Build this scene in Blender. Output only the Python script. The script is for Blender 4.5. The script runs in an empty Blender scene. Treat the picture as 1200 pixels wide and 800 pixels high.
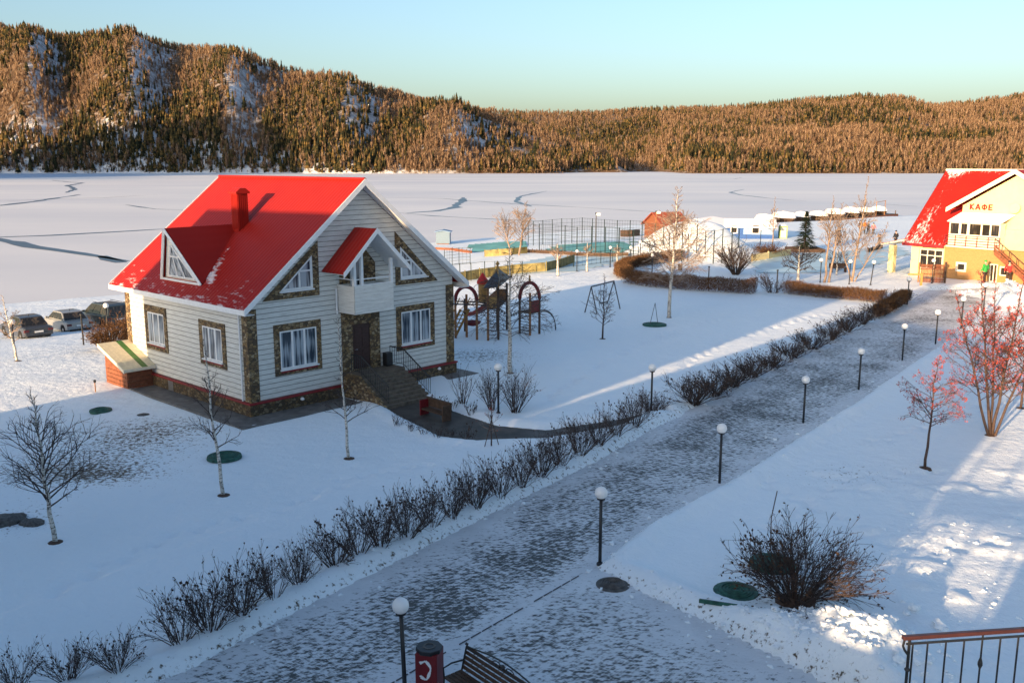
import bpy, bmesh, math, random
import numpy as np
from mathutils import Vector, Matrix

# ------------------------------------------------------------------ camera, sky, sun, exposure
SC = bpy.context.scene
COL = SC.collection
R = math.radians
FPX, CAMH = 1100.0, 11.5
PITCH = math.atan2(210, FPX)
CP, SP = math.cos(PITCH), math.sin(PITCH)
cam_d = bpy.data.cameras.new('camera'); cam = bpy.data.objects.new('camera', cam_d); COL.objects.link(cam)
cam.location = (0, 0, CAMH); cam.rotation_euler = (math.pi / 2 - PITCH, 0, 0)
cam_d.sensor_width = 36; cam_d.lens = 36 * FPX / 1200; cam_d.clip_start = .1; cam_d.clip_end = 20000
SC.camera = cam

SUN_AZ, SUN_EL = 36.5, 9.5            # direction the light travels (clockwise from +Y), height of the sun
W = bpy.data.worlds.new('World'); SC.world = W; W.use_nodes = True
nt = W.node_tree; bg = nt.nodes['Background']
sky = nt.nodes.new('ShaderNodeTexSky'); sky.sky_type = 'NISHITA'; sky.sun_disc = False
sky.sun_elevation = R(SUN_EL); sky.sun_rotation = R(SUN_AZ + 180)
sky.altitude = 200; sky.air_density = 1.0; sky.dust_density = 3.1; sky.ozone_density = 2.2
nt.links.new(sky.outputs[0], bg.inputs[0]); bg.inputs[1].default_value = .142
sd = bpy.data.lights.new('sun', 'SUN'); so = bpy.data.objects.new('sun', sd); COL.objects.link(so)
sd.energy = 5.0; sd.angle = R(.5); sd.color = (1, .68, .38)
SUN_DIR = Vector((math.cos(R(SUN_EL)) * math.sin(R(SUN_AZ)), math.cos(R(SUN_EL)) * math.cos(R(SUN_AZ)), -math.sin(R(SUN_EL))))
so.rotation_euler = SUN_DIR.to_track_quat('-Z', 'Y').to_euler()
vs = SC.view_settings
vs.view_transform = 'Standard'; vs.look = 'None'; vs.gamma = 1; vs.use_curve_mapping = False; vs.exposure = 1.16
SC.cycles.max_bounces = 5; SC.cycles.diffuse_bounces = 3; SC.cycles.glossy_bounces = 2
SC.cycles.transparent_max_bounces = 6; SC.cycles.use_denoising = True

# ------------------------------------------------------------------ pixel -> place
def ray(u, v):
    a = (u - 600) / FPX; b = (400 - v) / FPX
    return np.array([a, CP + b * SP, -SP + b * CP])
def at(u, v, z=0.):
    d = ray(u, v); t = (z - CAMH) / d[2]
    return np.array([0, 0, CAMH]) + d * t
def atY(u, v, Y):
    d = ray(u, v); return np.array([0, 0, CAMH]) + d * (Y / d[1])
def gnd(u, v):
    z = 0.
    for _ in range(8):
        p = at(u, v, z); z = .5 * z + .5 * float(terrain(np.array([p[0]]), np.array([p[1]]))[0])
    p = at(u, v, z); return Vector((p[0], p[1], float(terrain(np.array([p[0]]), np.array([p[1]]))[0])))
def tz(x, y): return float(terrain(np.array([float(x)]), np.array([float(y)]))[0])
def zpx(p, v):
    """height above the base point p of the picture row v on the vertical through p"""
    lo, hi = -5, 30
    for _ in range(40):
        m = (lo + hi) / 2; y = p[1]; z = p[2] + m - CAMH
        zc = y * CP - z * SP; yc = y * SP + z * CP
        if 400 - FPX * yc / zc > v: lo = m
        else: hi = m
    return lo

# ------------------------------------------------------------------ mesh helpers
class MB:
    def __init__(s): s.v = []; s.f = []; s.m = []
    def add(s, vs_, fs, mi=0):
        o = len(s.v); s.v += [tuple(p) for p in vs_]; s.f += [tuple(i + o for i in f) for f in fs]; s.m += [mi] * len(fs); return s
    def box(s, c, d, rz=0, mi=0, rot=None):
        M = rot or Matrix.Rotation(rz, 3, 'Z'); c = Vector(c)
        p = [c + M @ Vector((x * d[0] / 2, y * d[1] / 2, z * d[2] / 2)) for z in (-1, 1) for x, y in ((-1, -1), (1, -1), (1, 1), (-1, 1))]
        return s.add(p, [(3, 2, 1, 0), (4, 5, 6, 7), (0, 1, 5, 4), (1, 2, 6, 5), (2, 3, 7, 6), (3, 0, 4, 7)], mi)
    def bb(s, a, b, mi=0):
        return s.box([(a[i] + b[i]) / 2 for i in range(3)], [abs(b[i] - a[i]) for i in range(3)], 0, mi)
    def tube(s, pts, rad, n=6, mi=0, cap=True):
        pts = [Vector(p) for p in pts]
        if not hasattr(rad, '__len__'): rad = [rad] * len(pts)
        o = len(s.v); k = len(pts); ref = None
        for i, p in enumerate(pts):
            t = (pts[min(i + 1, k - 1)] - pts[max(i - 1, 0)])
            t = t.normalized() if t.length > 1e-9 else Vector((0, 0, 1))
            if ref is None:
                ref = Vector((1, 0, 0)) if abs(t.x) < .8 else Vector((0, 1, 0))
            a = (ref - t * ref.dot(t)).normalized(); b = t.cross(a); ref = a
            for j in range(n):
                w = 2 * math.pi * j / n
                s.v.append(tuple(p + (a * math.cos(w) + b * math.sin(w)) * rad[i]))
        for i in range(k - 1):
            for j in range(n):
                s.f.append((o + i * n + j, o + i * n + (j + 1) % n, o + (i + 1) * n + (j + 1) % n, o + (i + 1) * n + j)); s.m.append(mi)
        if cap and n > 2:
            s.f.append(tuple(o + j for j in range(n))[::-1]); s.m.append(mi)
            s.f.append(tuple(o + (k - 1) * n + j for j in range(n))); s.m.append(mi)
        return s
    def bar(s, a, b, w, h=None, mi=0):
        a = Vector(a); b = Vector(b); d = b - a; L = d.length
        q = d.to_track_quat('X', 'Z').to_matrix()
        return s.box((a + b) / 2, (L, w, h or w), rot=q, mi=mi)
    def lathe(s, c, prof, n=16, mi=0):
        c = Vector(c); o = len(s.v); k = len(prof)
        for r, z in prof:
            for j in range(n):
                w = 2 * math.pi * j / n; s.v.append((c.x + r * math.cos(w), c.y + r * math.sin(w), c.z + z))
        for i in range(k - 1):
            for j in range(n):
                s.f.append((o + i * n + j, o + i * n + (j + 1) % n, o + (i + 1) * n + (j + 1) % n, o + (i + 1) * n + j)); s.m.append(mi)
        s.f.append(tuple(o + j for j in range(n))[::-1]); s.m.append(mi)
        s.f.append(tuple(o + (k - 1) * n + j for j in range(n))); s.m.append(mi)
        return s
    def prism(s, poly, a, b, axis=1, mi=0):
        """polygon in the two other axes, from a to b along axis"""
        def P(p, q):
            r = [0, 0, 0]; ax = [i for i in range(3) if i != axis]; r[ax[0]] = p[0]; r[ax[1]] = p[1]; r[axis] = q; return r
        n = len(poly); o = [P(p, a) for p in poly] + [P(p, b) for p in poly]
        return s.add(o, [tuple(range(n)), tuple(range(2 * n - 1, n - 1, -1))] + [(i, i + n, (i + 1) % n + n, (i + 1) % n) for i in range(n)], mi)
    def slab(s, poly, th, mi=0):
        """3-D polygon thickened along its normal"""
        poly = [Vector(p) for p in poly]; nrm = (poly[1] - poly[0]).cross(poly[2] - poly[0]).normalized() * th
        n = len(poly); o = poly + [p + nrm for p in poly]
        return s.add(o, [tuple(range(n))[::-1], tuple(range(n, 2 * n))] + [(i, (i + 1) % n, (i + 1) % n + n, i + n) for i in range(n)], mi)
    def mesh(s, name, mats, smooth=False):
        me = bpy.data.meshes.new(name); me.from_pydata(s.v, [], s.f)
        for m in (mats if isinstance(mats, (list, tuple)) else [mats]): me.materials.append(m)
        if len(set(s.m)) > 1: me.polygons.foreach_set('material_index', s.m)
        bm = bmesh.new(); bm.from_mesh(me); bmesh.ops.recalc_face_normals(bm, faces=bm.faces); bm.to_mesh(me); bm.free()
        if smooth: me.polygons.foreach_set('use_smooth', [True] * len(me.polygons))
        return me
    def build(s, name, mats, parent=None, smooth=False, bevel=0):
        o = bpy.data.objects.new(name, s.mesh(name, mats, smooth)); COL.objects.link(o); o.parent = parent
        if bevel:
            b = o.modifiers.new('bevel', 'BEVEL'); b.width = bevel; b.segments = 2; b.limit_method = 'ANGLE'
        return o

def tag(o, label, cat, group=None, kind=None):
    o['label'] = label; o['category'] = cat
    if group: o['group'] = group
    if kind: o['kind'] = kind
    return o
def thing(name, loc, rz, label, cat, group=None):
    o = bpy.data.objects.new(name, None); COL.objects.link(o); o.empty_display_size = .3
    o.location = loc; o.rotation_euler = (0, 0, rz); return tag(o, label, cat, group)
def copy_tree(o, parent=None):
    c = o.copy(); COL.objects.link(c); c.parent = parent
    for ch in [x for x in ORDER.get(o.name, o.children)]: copy_tree(ch, c)
    return c
ORDER = {}
def place(o, loc, rz=0, sc=1, label=None, group=None):
    o.location = loc; o.rotation_euler = (0, 0, rz); o.scale = (sc, sc, sc)
    if label: o['label'] = label
    if group: o['group'] = group
    return o
def struct(o): o['kind'] = 'structure'; return o
def npmesh(name, V, F, mats, smooth=False, parent=None):
    me = bpy.data.meshes.new(name); n = len(V); k = len(F); w = F.shape[1]
    me.vertices.add(n); me.vertices.foreach_set('co', V.astype(np.float32).ravel())
    me.loops.add(k * w); me.loops.foreach_set('vertex_index', F.astype(np.int32).ravel())
    me.polygons.add(k); me.polygons.foreach_set('loop_start', np.arange(0, k * w, w, dtype=np.int32))
    me.polygons.foreach_set('loop_total', np.full(k, w, np.int32))
    if smooth: me.polygons.foreach_set('use_smooth', np.ones(k, bool))
    for m in mats: me.materials.append(m)
    me.update(calc_edges=True)
    o = bpy.data.objects.new(name, me); COL.objects.link(o); o.parent = parent; return o

# ------------------------------------------------------------------ materials
class NT:
    def __init__(s, name):
        s.m = bpy.data.materials.new(name); s.m.use_nodes = True; s.t = s.m.node_tree; s.b = s.t.nodes['Principled BSDF']
        s.co = s.t.nodes.new('ShaderNodeTexCoord')
    def n(s, kind, **kw):
        x = s.t.nodes.new(kind)
        for k, v in kw.items():
            if k.startswith('i_'): x.inputs[k[2:].replace('_', ' ')].default_value = v
            else: setattr(x, k, v)
        return x
    def l(s, a, b): s.t.links.new(a, b)
    def mapping(s, scale=(1, 1, 1), rot=(0, 0, 0), src='Object'):
        mp = s.n('ShaderNodeMapping'); mp.inputs['Scale'].default_value = scale; mp.inputs['Rotation'].default_value = rot
        s.l(s.co.outputs[src], mp.inputs[0]); return mp.outputs[0]
    def noise(s, scale, detail=4, rough=.55, vec=None, src='Object'):
        x = s.n('ShaderNodeTexNoise'); x.inputs['Scale'].default_value = scale; x.inputs['Detail'].default_value = detail; x.inputs['Roughness'].default_value = rough
        s.l(vec if vec is not None else s.co.outputs[src], x.inputs['Vector']); return x.outputs[0]
    def ramp(s, fac, stops, interp='LINEAR'):
        x = s.n('ShaderNodeValToRGB'); x.color_ramp.interpolation = interp; e = x.color_ramp.elements
        while len(e) < len(stops): e.new(.5)
        for i, (p, c) in enumerate(stops):
            e[i].position = p; e[i].color = (c, c, c, 1) if not hasattr(c, '__len__') else (*c, 1)
        s.l(fac, x.inputs[0]); return x.outputs[0]
    def mix(s, f, a, b):
        x = s.n('ShaderNodeMix'); x.data_type = 'RGBA'
        for sock, val in ((x.inputs[0], f), (x.inputs[6], a), (x.inputs[7], b)):
            if hasattr(val, 'is_output'): s.l(val, sock)
            elif hasattr(val, '__len__'): sock.default_value = (*val, 1)
            else: sock.default_value = val
        return x.outputs[2]
    def math(s, op, a, b=None):
        x = s.n('ShaderNodeMath', operation=op)
        for i, val in enumerate((a, b)):
            if val is None: continue
            if hasattr(val, 'is_output'): s.l(val, x.inputs[i])
            else: x.inputs[i].default_value = val
        return x.outputs[0]
    def bump(s, h, strength=.4, dist=.05, normal=None):
        x = s.n('ShaderNodeBump'); x.inputs['Strength'].default_value = strength; x.inputs['Distance'].default_value = dist
        s.l(h, x.inputs['Height'])
        if normal is not None: s.l(normal, x.inputs['Normal'])
        s.l(x.outputs[0], s.b.inputs['Normal']); return x.outputs[0]
    def base(s, c):
        if hasattr(c, 'is_output'): s.l(c, s.b.inputs['Base Color'])
        else: s.b.inputs['Base Color'].default_value = (*c, 1)
    def fin(s, rough=.8, spec=.3, metal=0):
        s.b.inputs['Roughness'].default_value = rough; s.b.inputs['Specular IOR Level'].default_value = spec; s.b.inputs['Metallic'].default_value = metal
        return s.m

def simple(name, c, rough=.7, var=.18, scale=6, spec=.3, metal=0, bump=.15):
    t = NT(name); f = t.noise(scale, 5)
    lo = tuple(x * (1 - var) for x in c); hi = tuple(min(1, x * (1 + var)) for x in c)
    t.base(t.ramp(f, [(.3, lo), (.7, hi)]))
    if bump: t.bump(f, bump, .02)
    return t.fin(rough, spec, metal)

def m_snow():
    t = NT('snow')
    a = t.n('ShaderNodeAttribute', attribute_name='dirt')
    n1 = t.noise(.35, 4); n2 = t.noise(7, 6, .65); n3 = t.noise(40, 3)
    snow = t.mix(n1, (.775, .85, .90), (.83, .88, .915))
    thr = t.math('ADD', t.math('MULTIPLY', a.outputs['Fac'], .36), n2)
    f = t.ramp(thr, [(.70, 0), (.80, 1)])
    soil = t.mix(n3, (.05, .04, .03), (.14, .11, .075))
    t.base(t.mix(f, snow, soil))
    h = t.math('ADD', t.math('MULTIPLY', n2, .7), t.math('MULTIPLY', n3, .3))
    b1 = t.bump(t.noise(1.6, 6, .6), .6, .16)
    t.bump(h, .55, .05, b1)
    return t.fin(.55, .25)
def m_path():
    t = NT('trampled_pavers')
    v = t.mapping((1.0, 1.9, 1), (0, 0, R(-34)))
    n1 = t.noise(4.4, 3, .5, v); n2 = t.noise(11, 5, .65, v); big = t.noise(.30, 5, .65)
    bk = t.n('ShaderNodeTexBrick'); bk.inputs['Scale'].default_value = 2.1; bk.inputs['Mortar Size'].default_value = .03; bk.inputs['Mortar Smooth'].default_value = .6
    t.l(t.mapping((1, 1, 1), (0, 0, R(-52))), bk.inputs['Vector'])
    at_ = t.n('ShaderNodeAttribute', attribute_name='wear')
    x = t.math('ADD', t.math('ADD', t.math('MULTIPLY', n1, .62), t.math('MULTIPLY', n2, .38)), t.math('MULTIPLY', t.math('SUBTRACT', big, .5), .46))
    x = t.math('SUBTRACT', x, t.math('MULTIPLY', bk.outputs['Fac'], .06))
    x = t.math('ADD', x, t.math('MULTIPLY', t.math('SUBTRACT', at_.outputs['Fac'], .5), .24))
    f = t.ramp(x, [(.435, 0), (.555, 1)])
    dark = t.mix(t.noise(2.0, 3), (.045, .048, .050), (.10, .102, .10))
    sn = t.mix(t.noise(1.1, 4), (.48, .50, .53), (.76, .79, .82))
    t.base(t.mix(f, sn, dark))
    t.bump(t.math('MULTIPLY', x, -1.0), .7, .06)
    return t.fin(.6, .3)
def m_siding():
    t = NT('painted_siding')
    v = t.mapping((.8, .8, 9)); n = t.noise(2.2, 5, .65, v); n2 = t.noise(16, 4)
    c = t.mix(t.ramp(n, [(.42, 0), (.75, 1)]), (.68, .68, .65), (.47, .46, .43))
    c = t.mix(t.ramp(n2, [(.62, 0), (.8, .6)]), c, (.35, .31, .26))
    t.base(c); t.bump(n2, .2, .01); return t.fin(.65, .3)
def m_stone(name='stone_cladding', tone=1.):
    t = NT(name)
    vo = t.n('ShaderNodeTexVoronoi'); vo.inputs['Scale'].default_value = 5.5; vo.inputs['Randomness'].default_value = 1
    mp = t.mapping((1, 1, 1.7)); t.l(mp, vo.inputs['Vector'])
    cr = t.n('ShaderNodeValToRGB'); e = cr.color_ramp.elements; cr.color_ramp.interpolation = 'CONSTANT'
    cols = [(.23, .15, .07), (.10, .065, .035), (.33, .24, .13), (.16, .10, .05), (.27, .17, .07), (.07, .05, .035), (.38, .30, .19)]
    while len(e) < len(cols): e.new(.5)
    for i, c in enumerate(cols): e[i].position = i / len(cols); e[i].color = (*[q * tone for q in c], 1)
    sep = t.n('ShaderNodeSeparateColor'); t.l(vo.outputs['Color'], sep.inputs[0]); t.l(sep.outputs[0], cr.inputs[0])
    ve = t.n('ShaderNodeTexVoronoi', feature='DISTANCE_TO_EDGE'); ve.inputs['Scale'].default_value = 5.5; t.l(mp, ve.inputs['Vector'])
    ed = t.ramp(ve.outputs['Distance'], [(.02, 0), (.09, 1)])
    n = t.noise(30, 4)
    t.base(t.mix(ed, (.06, .05, .04), t.mix(t.math('MULTIPLY', n, .5), cr.outputs[0], (.2, .15, .1))))
    t.bump(t.math('ADD', ed, t.math('MULTIPLY', n, .4)), .8, .03); return t.fin(.8, .2)
def m_roof():
    t = NT('red_metal_roof')
    v = t.mapping((1, 1, 1)); n = t.noise(.8, 5, .65); 
    st = t.noise(2.5, 5, .7, t.mapping((2.2, .5, 1)))
    a = t.n('ShaderNodeAttribute', attribute_name='snowy')
    red = t.mix(n, (.26, .012, .010), (.34, .019, .011))
    x = t.math('ADD', st, t.math('MULTIPLY', t.math('SUBTRACT', a.outputs['Fac'], .5), .5))
    f = t.ramp(x, [(.56, 0), (.70, .75)])
    t.base(t.mix(f, red, (.74, .76, .80)))
    w = t.n('ShaderNodeTexWave', wave_type='BANDS', bands_direction='Y'); w.inputs['Scale'].default_value = 1.2; w.inputs['Distortion'].default_value = 0
    t.l(v, w.inputs['Vector']); t.bump(w.outputs['Fac'], .30, .03); return t.fin(.5, .15)
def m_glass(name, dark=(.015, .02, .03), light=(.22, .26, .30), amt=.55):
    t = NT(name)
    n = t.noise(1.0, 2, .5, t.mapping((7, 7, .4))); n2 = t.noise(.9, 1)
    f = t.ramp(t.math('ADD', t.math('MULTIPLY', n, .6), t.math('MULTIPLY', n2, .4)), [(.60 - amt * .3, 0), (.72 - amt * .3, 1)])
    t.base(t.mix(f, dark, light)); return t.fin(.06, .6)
def m_ice():
    t = NT('lake_ice')
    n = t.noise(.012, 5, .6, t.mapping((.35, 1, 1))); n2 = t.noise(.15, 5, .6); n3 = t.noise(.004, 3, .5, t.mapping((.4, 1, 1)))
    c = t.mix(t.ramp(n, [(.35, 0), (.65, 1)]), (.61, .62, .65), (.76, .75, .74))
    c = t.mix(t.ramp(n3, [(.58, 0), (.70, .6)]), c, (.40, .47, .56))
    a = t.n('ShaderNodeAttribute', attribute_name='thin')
    c = t.mix(t.math('MULTIPLY', a.outputs['Fac'], .75), c, (.28, .40, .55))  # blue tint paints a hill's shadow on the ice
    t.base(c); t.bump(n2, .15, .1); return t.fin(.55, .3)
def m_hill():
    t = NT('hill_ground')
    n = t.noise(.02, 6, .7); n2 = t.noise(.12, 5, .7)
    a = t.n('ShaderNodeAttribute', attribute_name='snowy')
    x = t.math('ADD', t.math('MULTIPLY', t.math('ADD', n, n2), .5), t.math('MULTIPLY', t.math('SUBTRACT', a.outputs['Fac'], .5), .5))
    t.base(t.mix(t.ramp(x, [(.38, 0), (.58, 1)]), t.mix(n2, (.10, .065, .04), (.20, .13, .08)), (.66, .69, .74)))
    t.bump(n2, .6, 3); return t.fin(.9, .1)
def m_island(name, c0, c1, rough=.8, c2=None):
    t = NT(name); g = t.n('ShaderNodeNewGeometry'); st = [(0, c0), (1, c1)] if c2 is None else [(0, c0), (.55, c1), (1, c2)]
    t.base(t.ramp(g.outputs['Random Per Island'], st)); return t.fin(rough, .15)
def m_bark():
    t = NT('birch_bark'); n = t.noise(3.0, 4, .6, t.mapping((3, 3, 9)))
    t.base(t.ramp(n, [(.40, (.06, .05, .045)), (.50, (.55, .52, .47)), (.8, (.68, .65, .60))])); return t.fin(.8, .2)
def m_pavers_brick():
    t = NT('orange_brick'); b = t.n('ShaderNodeTexBrick'); b.inputs['Scale'].default_value = 3.2
    b.inputs['Color1'].default_value = (.43, .235, .095, 1); b.inputs['Color2'].default_value = (.37, .195, .075, 1); b.inputs['Mortar'].default_value = (.38, .22, .10, 1)
    mp = t.mapping((1, 1, 1), (R(90), 0, 0)); t.l(mp, b.inputs['Vector']); t.base(b.outputs['Color']); return t.fin(.8, .2)

M = dict(
    joint_shade=simple('siding_joint_shade', (.29, .285, .27), .8, .3, 3), wet=simple('wet_path', (.062, .054, .047), .55, .5, 1.6, .4, 0, .4),  # joint strip: shade and dirt of the board grooves put into a darker colour
    snow=m_snow(), path=m_path(), siding=m_siding(), stone=m_stone(), plinth=m_stone('plinth_stone', .55), roof=m_roof(),
    glass=m_glass('window_glass'), dark_glass=m_glass('dark_window_glass', (.02, .018, .015), (.10, .075, .05), .3), curtain=m_glass('curtained_glass', (.035, .05, .07), (.36, .41, .46), .55),
    ice=m_ice(), hill=m_hill(), white=simple('white_paint', (.74, .75, .76), .5, .06), red_trim=simple('red_trim', (.22, .02, .025), .5),
    dkdoor=simple('dark_door', (.045, .022, .02), .5, .3, 12), black=simple('black_metal', (.012, .013, .016), .45, .2, 20, .5),
    concrete=simple('wet_concrete', (.13, .125, .12), .6, .4, 2.5), steps=simple('stone_steps', (.13, .105, .08), .7, .4, 5),
    globe=simple('white_globe', (.80, .80, .80), .3, .03, 4, .5, 0, 0), bark=m_bark(), twig=simple('bare_twigs', (.060, .045, .040), .8, .35, 3), twig_lit=simple('sunlit_twigs', (.26, .19, .145), .8, .3, 3),  # lighter twig copy has sunlight put into its colour
    hedge=m_island('hedge_twigs', (.045, .024, .014), (.12, .058, .026), .85, (.16, .09, .045)), shrub=simple('shrub_stems', (.060, .042, .036), .8, .4, 3),
    dleaf=m_island('withered_leaves', (.035, .025, .018), (.09, .05, .03)), rleaf=m_island('rowan_berries', (.30, .035, .028), (.46, .10, .075), .7, (.20, .035, .03)),
    conifer=m_island('conifer_needles', (.010, .016, .010), (.045, .040, .016), .9, (.150, .095, .032)),
    birch=m_island('birch_twigs', (.095, .056, .036), (.18, .112, .070), .9, (.33, .235, .155)), trunkf=simple('forest_trunks', (.45, .36, .27), .9),
    spruce=m_island('spruce_needles', (.010, .018, .012), (.03, .05, .028)), rowanbark=simple('rowan_bark', (.070, .045, .037), .75, .3, 8),
    green=simple('green_paint', (.022, .085, .065), .65, .5, 5), rust=simple('rusted_cover', (.09, .085, .08), .7, .5, 5),
    wood=simple('brown_timber', (.26, .12, .05), .7, .35, 5), dkwood=simple('dark_timber', (.075, .045, .03), .7, .35, 5), redwood=simple('red_brown_timber', (.20, .07, .035), .7, .3, 5),
    cream=simple('cream_plaster', (.72, .60, .31), .7, .05, 2), fascia=simple('cream_fascia', (.70, .65, .52), .6, .05), brick=m_pavers_brick(), letter=simple('red_letters', (.50, .02, .02), .5),
    maroon=simple('maroon_paint', (.15, .012, .016), .45, .15), ochre=simple('ochre_paint', (.36, .20, .06), .6, .2), steel=simple('dark_steel', (.05, .055, .065), .5, .2),
    blue=simple('shaded_blue_siding', (.025, .085, .27), .6, .15, 4), paleblue=simple('pale_blue_siding', (.20, .31, .46), .6, .1, 4), yellowboard=simple('olive_yellow_boards', (.20, .165, .065), .7, .55, 1.3),  # dark blue siding carries the mound's shadow in its colour
    teal=simple('teal_court', (.16, .42, .38), .7, .35, .25), rink=simple('rink_ice', (.42, .56, .63), .4, .2, .2), fence=simple('green_fence_metal', (.010, .024, .021), .5, .2),
    limegreen=simple('lime_plastic', (.42, .50, .14), .5, .1), brownroof=simple('brown_metal_roof', (.30, .075, .04), .6, .2), greyhut=simple('grey_blue_metal', (.15, .22, .30), .5, .12),
    tyre=simple('tyre_rubber', (.015, .015, .015), .85), rim=simple('alloy_rim', (.35, .35, .36), .35, .1, 5, .5, .8), lamp=simple('red_lamp_plastic', (.10, .01, .01), .25, .1, 5, .6), plate=simple('number_plate', (.70, .70, .68), .5),
    skin=simple('skin', (.52, .32, .24), .6, .05), hotel=simple('hotel_plaster', (.78, .74, .66), .8, .1), rail=simple('reddish_handrail', (.050, .015, .012), .45, .3, 8, .5),
    purewhite=simple('snow_cover', (.80, .81, .84), .7, .05), crack=simple('open_crack_ice', (.055, .085, .12), .35, .3, .3, .5), stripe_green=simple('mossy_green_sheet', (.06, .16, .035), .6, .3), stripe_cream=simple('cream_sheet', (.60, .54, .38), .5, .15),
)
def cloth(c, name): return simple(name, c, .85, .12, 20)
# ------------------------------------------------------------------ terrain
def vnoise(x, y, seed=0):
    xi = np.floor(x).astype(np.int64); yi = np.floor(y).astype(np.int64); fx = x - xi; fy = y - yi
    def h(a, b):
        n = (a * 374761393 + b * 668265263 + seed * 982451653) & 0x7fffffff
        n = ((n ^ (n >> 13)) * 1274126177) & 0x7fffffff; return ((n ^ (n >> 16)) & 0xffff) / 65535.
    u = fx * fx * (3 - 2 * fx); v = fy * fy * (3 - 2 * fy)
    return (h(xi, yi) * (1 - u) + h(xi + 1, yi) * u) * (1 - v) + (h(xi, yi + 1) * (1 - u) + h(xi + 1, yi + 1) * u) * v
def fbm(x, y, s, o=4, seed=0):
    a = 0; w = 1; tot = 0
    for i in range(o): a = a + w * vnoise(x / s, y / s, seed + i); tot += w; w *= .5; s *= .5
    return a / tot
def sstep(a, b, x): t = np.clip((x - a) / (b - a), 0, 1); return t * t * (3 - 2 * t)
def pts(px, z=0): return np.array([at(u, v, z)[:2] for u, v in px])
def seg_dist(x, y, P, closed=True):
    d = np.full(x.shape, 1e9); n = len(P)
    for i in range(n if closed else n - 1):
        a = P[i]; b = P[(i + 1) % n]; ab = b - a; t = np.clip(((x - a[0]) * ab[0] + (y - a[1]) * ab[1]) / (ab @ ab), 0, 1)
        d = np.minimum(d, np.hypot(x - a[0] - t * ab[0], y - a[1] - t * ab[1]))
    return d
def inside(x, y, P):
    c = np.zeros(x.shape, bool); n = len(P); j = n - 1
    for i in range(n):
        xi, yi = P[i]; xj, yj = P[j]
        c ^= ((yi > y) != (yj > y)) & (x < (xj - xi) * (y - yi) / (yj - yi + 1e-12) + xi); j = i
    return c
LAKE_Z = -3.5
SHORE = np.concatenate([[[-260, 40], [-110, 78]], pts([(0, 362), (145, 350), (330, 310), (510, 287), (650, 276), (760, 264), (900, 260), (1060, 256)], LAKE_Z), [[190, 262], [420, 290]]])
LAND = np.concatenate([SHORE, [[420, -200], [-260, -200]]])
PATH_L = [(210, 790), (330, 725), (450, 665), (560, 610), (640, 570), (700, 540), (760, 505), (800, 484), (850, 458), (900, 432), (960, 404), (1010, 382), (1055, 360), (1072, 348), (1088, 340)]
PATH_R = [(1180, 336), (1165, 352), (1140, 374), (1110, 400), (1060, 432), (1000, 473), (930, 516), (845, 570), (760, 616), (697, 664)]
PLAZA = [(760, 697), (830, 728), (900, 763), (975, 800)]
PATHP = np.concatenate([[[-26, 2]], [[-12.5, 16]], pts(PATH_L + PATH_R + PLAZA), [[10.5, 15.], [16, 2]]])
TRAILS = [[(330, 600), (420, 560), (520, 545)], [(880, 560), (960, 600), (1040, 640), (1150, 650)], [(640, 470), (700, 430), (760, 400), (860, 370)], [(20, 520), (90, 500), (130, 470)], [(1010, 520), (1100, 500), (1180, 470)], [(60, 700), (180, 640), (300, 600)], [(740, 470), (850, 400), (1000, 360)], [(900, 620), (1000, 560), (1120, 555)]]
SIDEP = pts([(440, 470), (452, 480), (470, 492), (515, 514), (560, 519), (640, 516), (720, 502), (790, 486), (772, 478), (720, 490), (640, 502), (585, 497), (545, 484), (500, 468), (480, 462)])
PLAY_C = at(590, 395)
MOUND = at(812, 300)
HEAP = [(at(1185, 348), 1.25, 3.4), (at(1150, 344), .55, 2.2), (at(1210, 360), 1.0, 3.0), (at(905, 742), .35, 1.0), (at(950, 748), .5, .9), (at(990, 762), .75, 1.0), (at(1030, 778), .6, 1.1), (at(1000, 790), .4, 1.2), (at(1065, 790), .45, 1.3)]
FOOT = []
_r = random.Random(12)
for tr_px in TRAILS:
    P_ = pts(tr_px)
    for a_, b_ in zip(P_[:-1], P_[1:]):
        L_ = float(np.hypot(*(b_ - a_))); n_ = int(L_ / .62); nn_ = np.array([-(b_ - a_)[1], (b_ - a_)[0]]) / L_
        for k_ in range(n_):
            c_ = a_ + (b_ - a_) * k_ / n_ + nn_ * (.14 if k_ % 2 else -.14) + np.array([_r.gauss(0, .07), _r.gauss(0, .07)]); FOOT.append((c_[0], c_[1], .17 + .05 * _r.random(), .12 + .06 * _r.random()))
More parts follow.
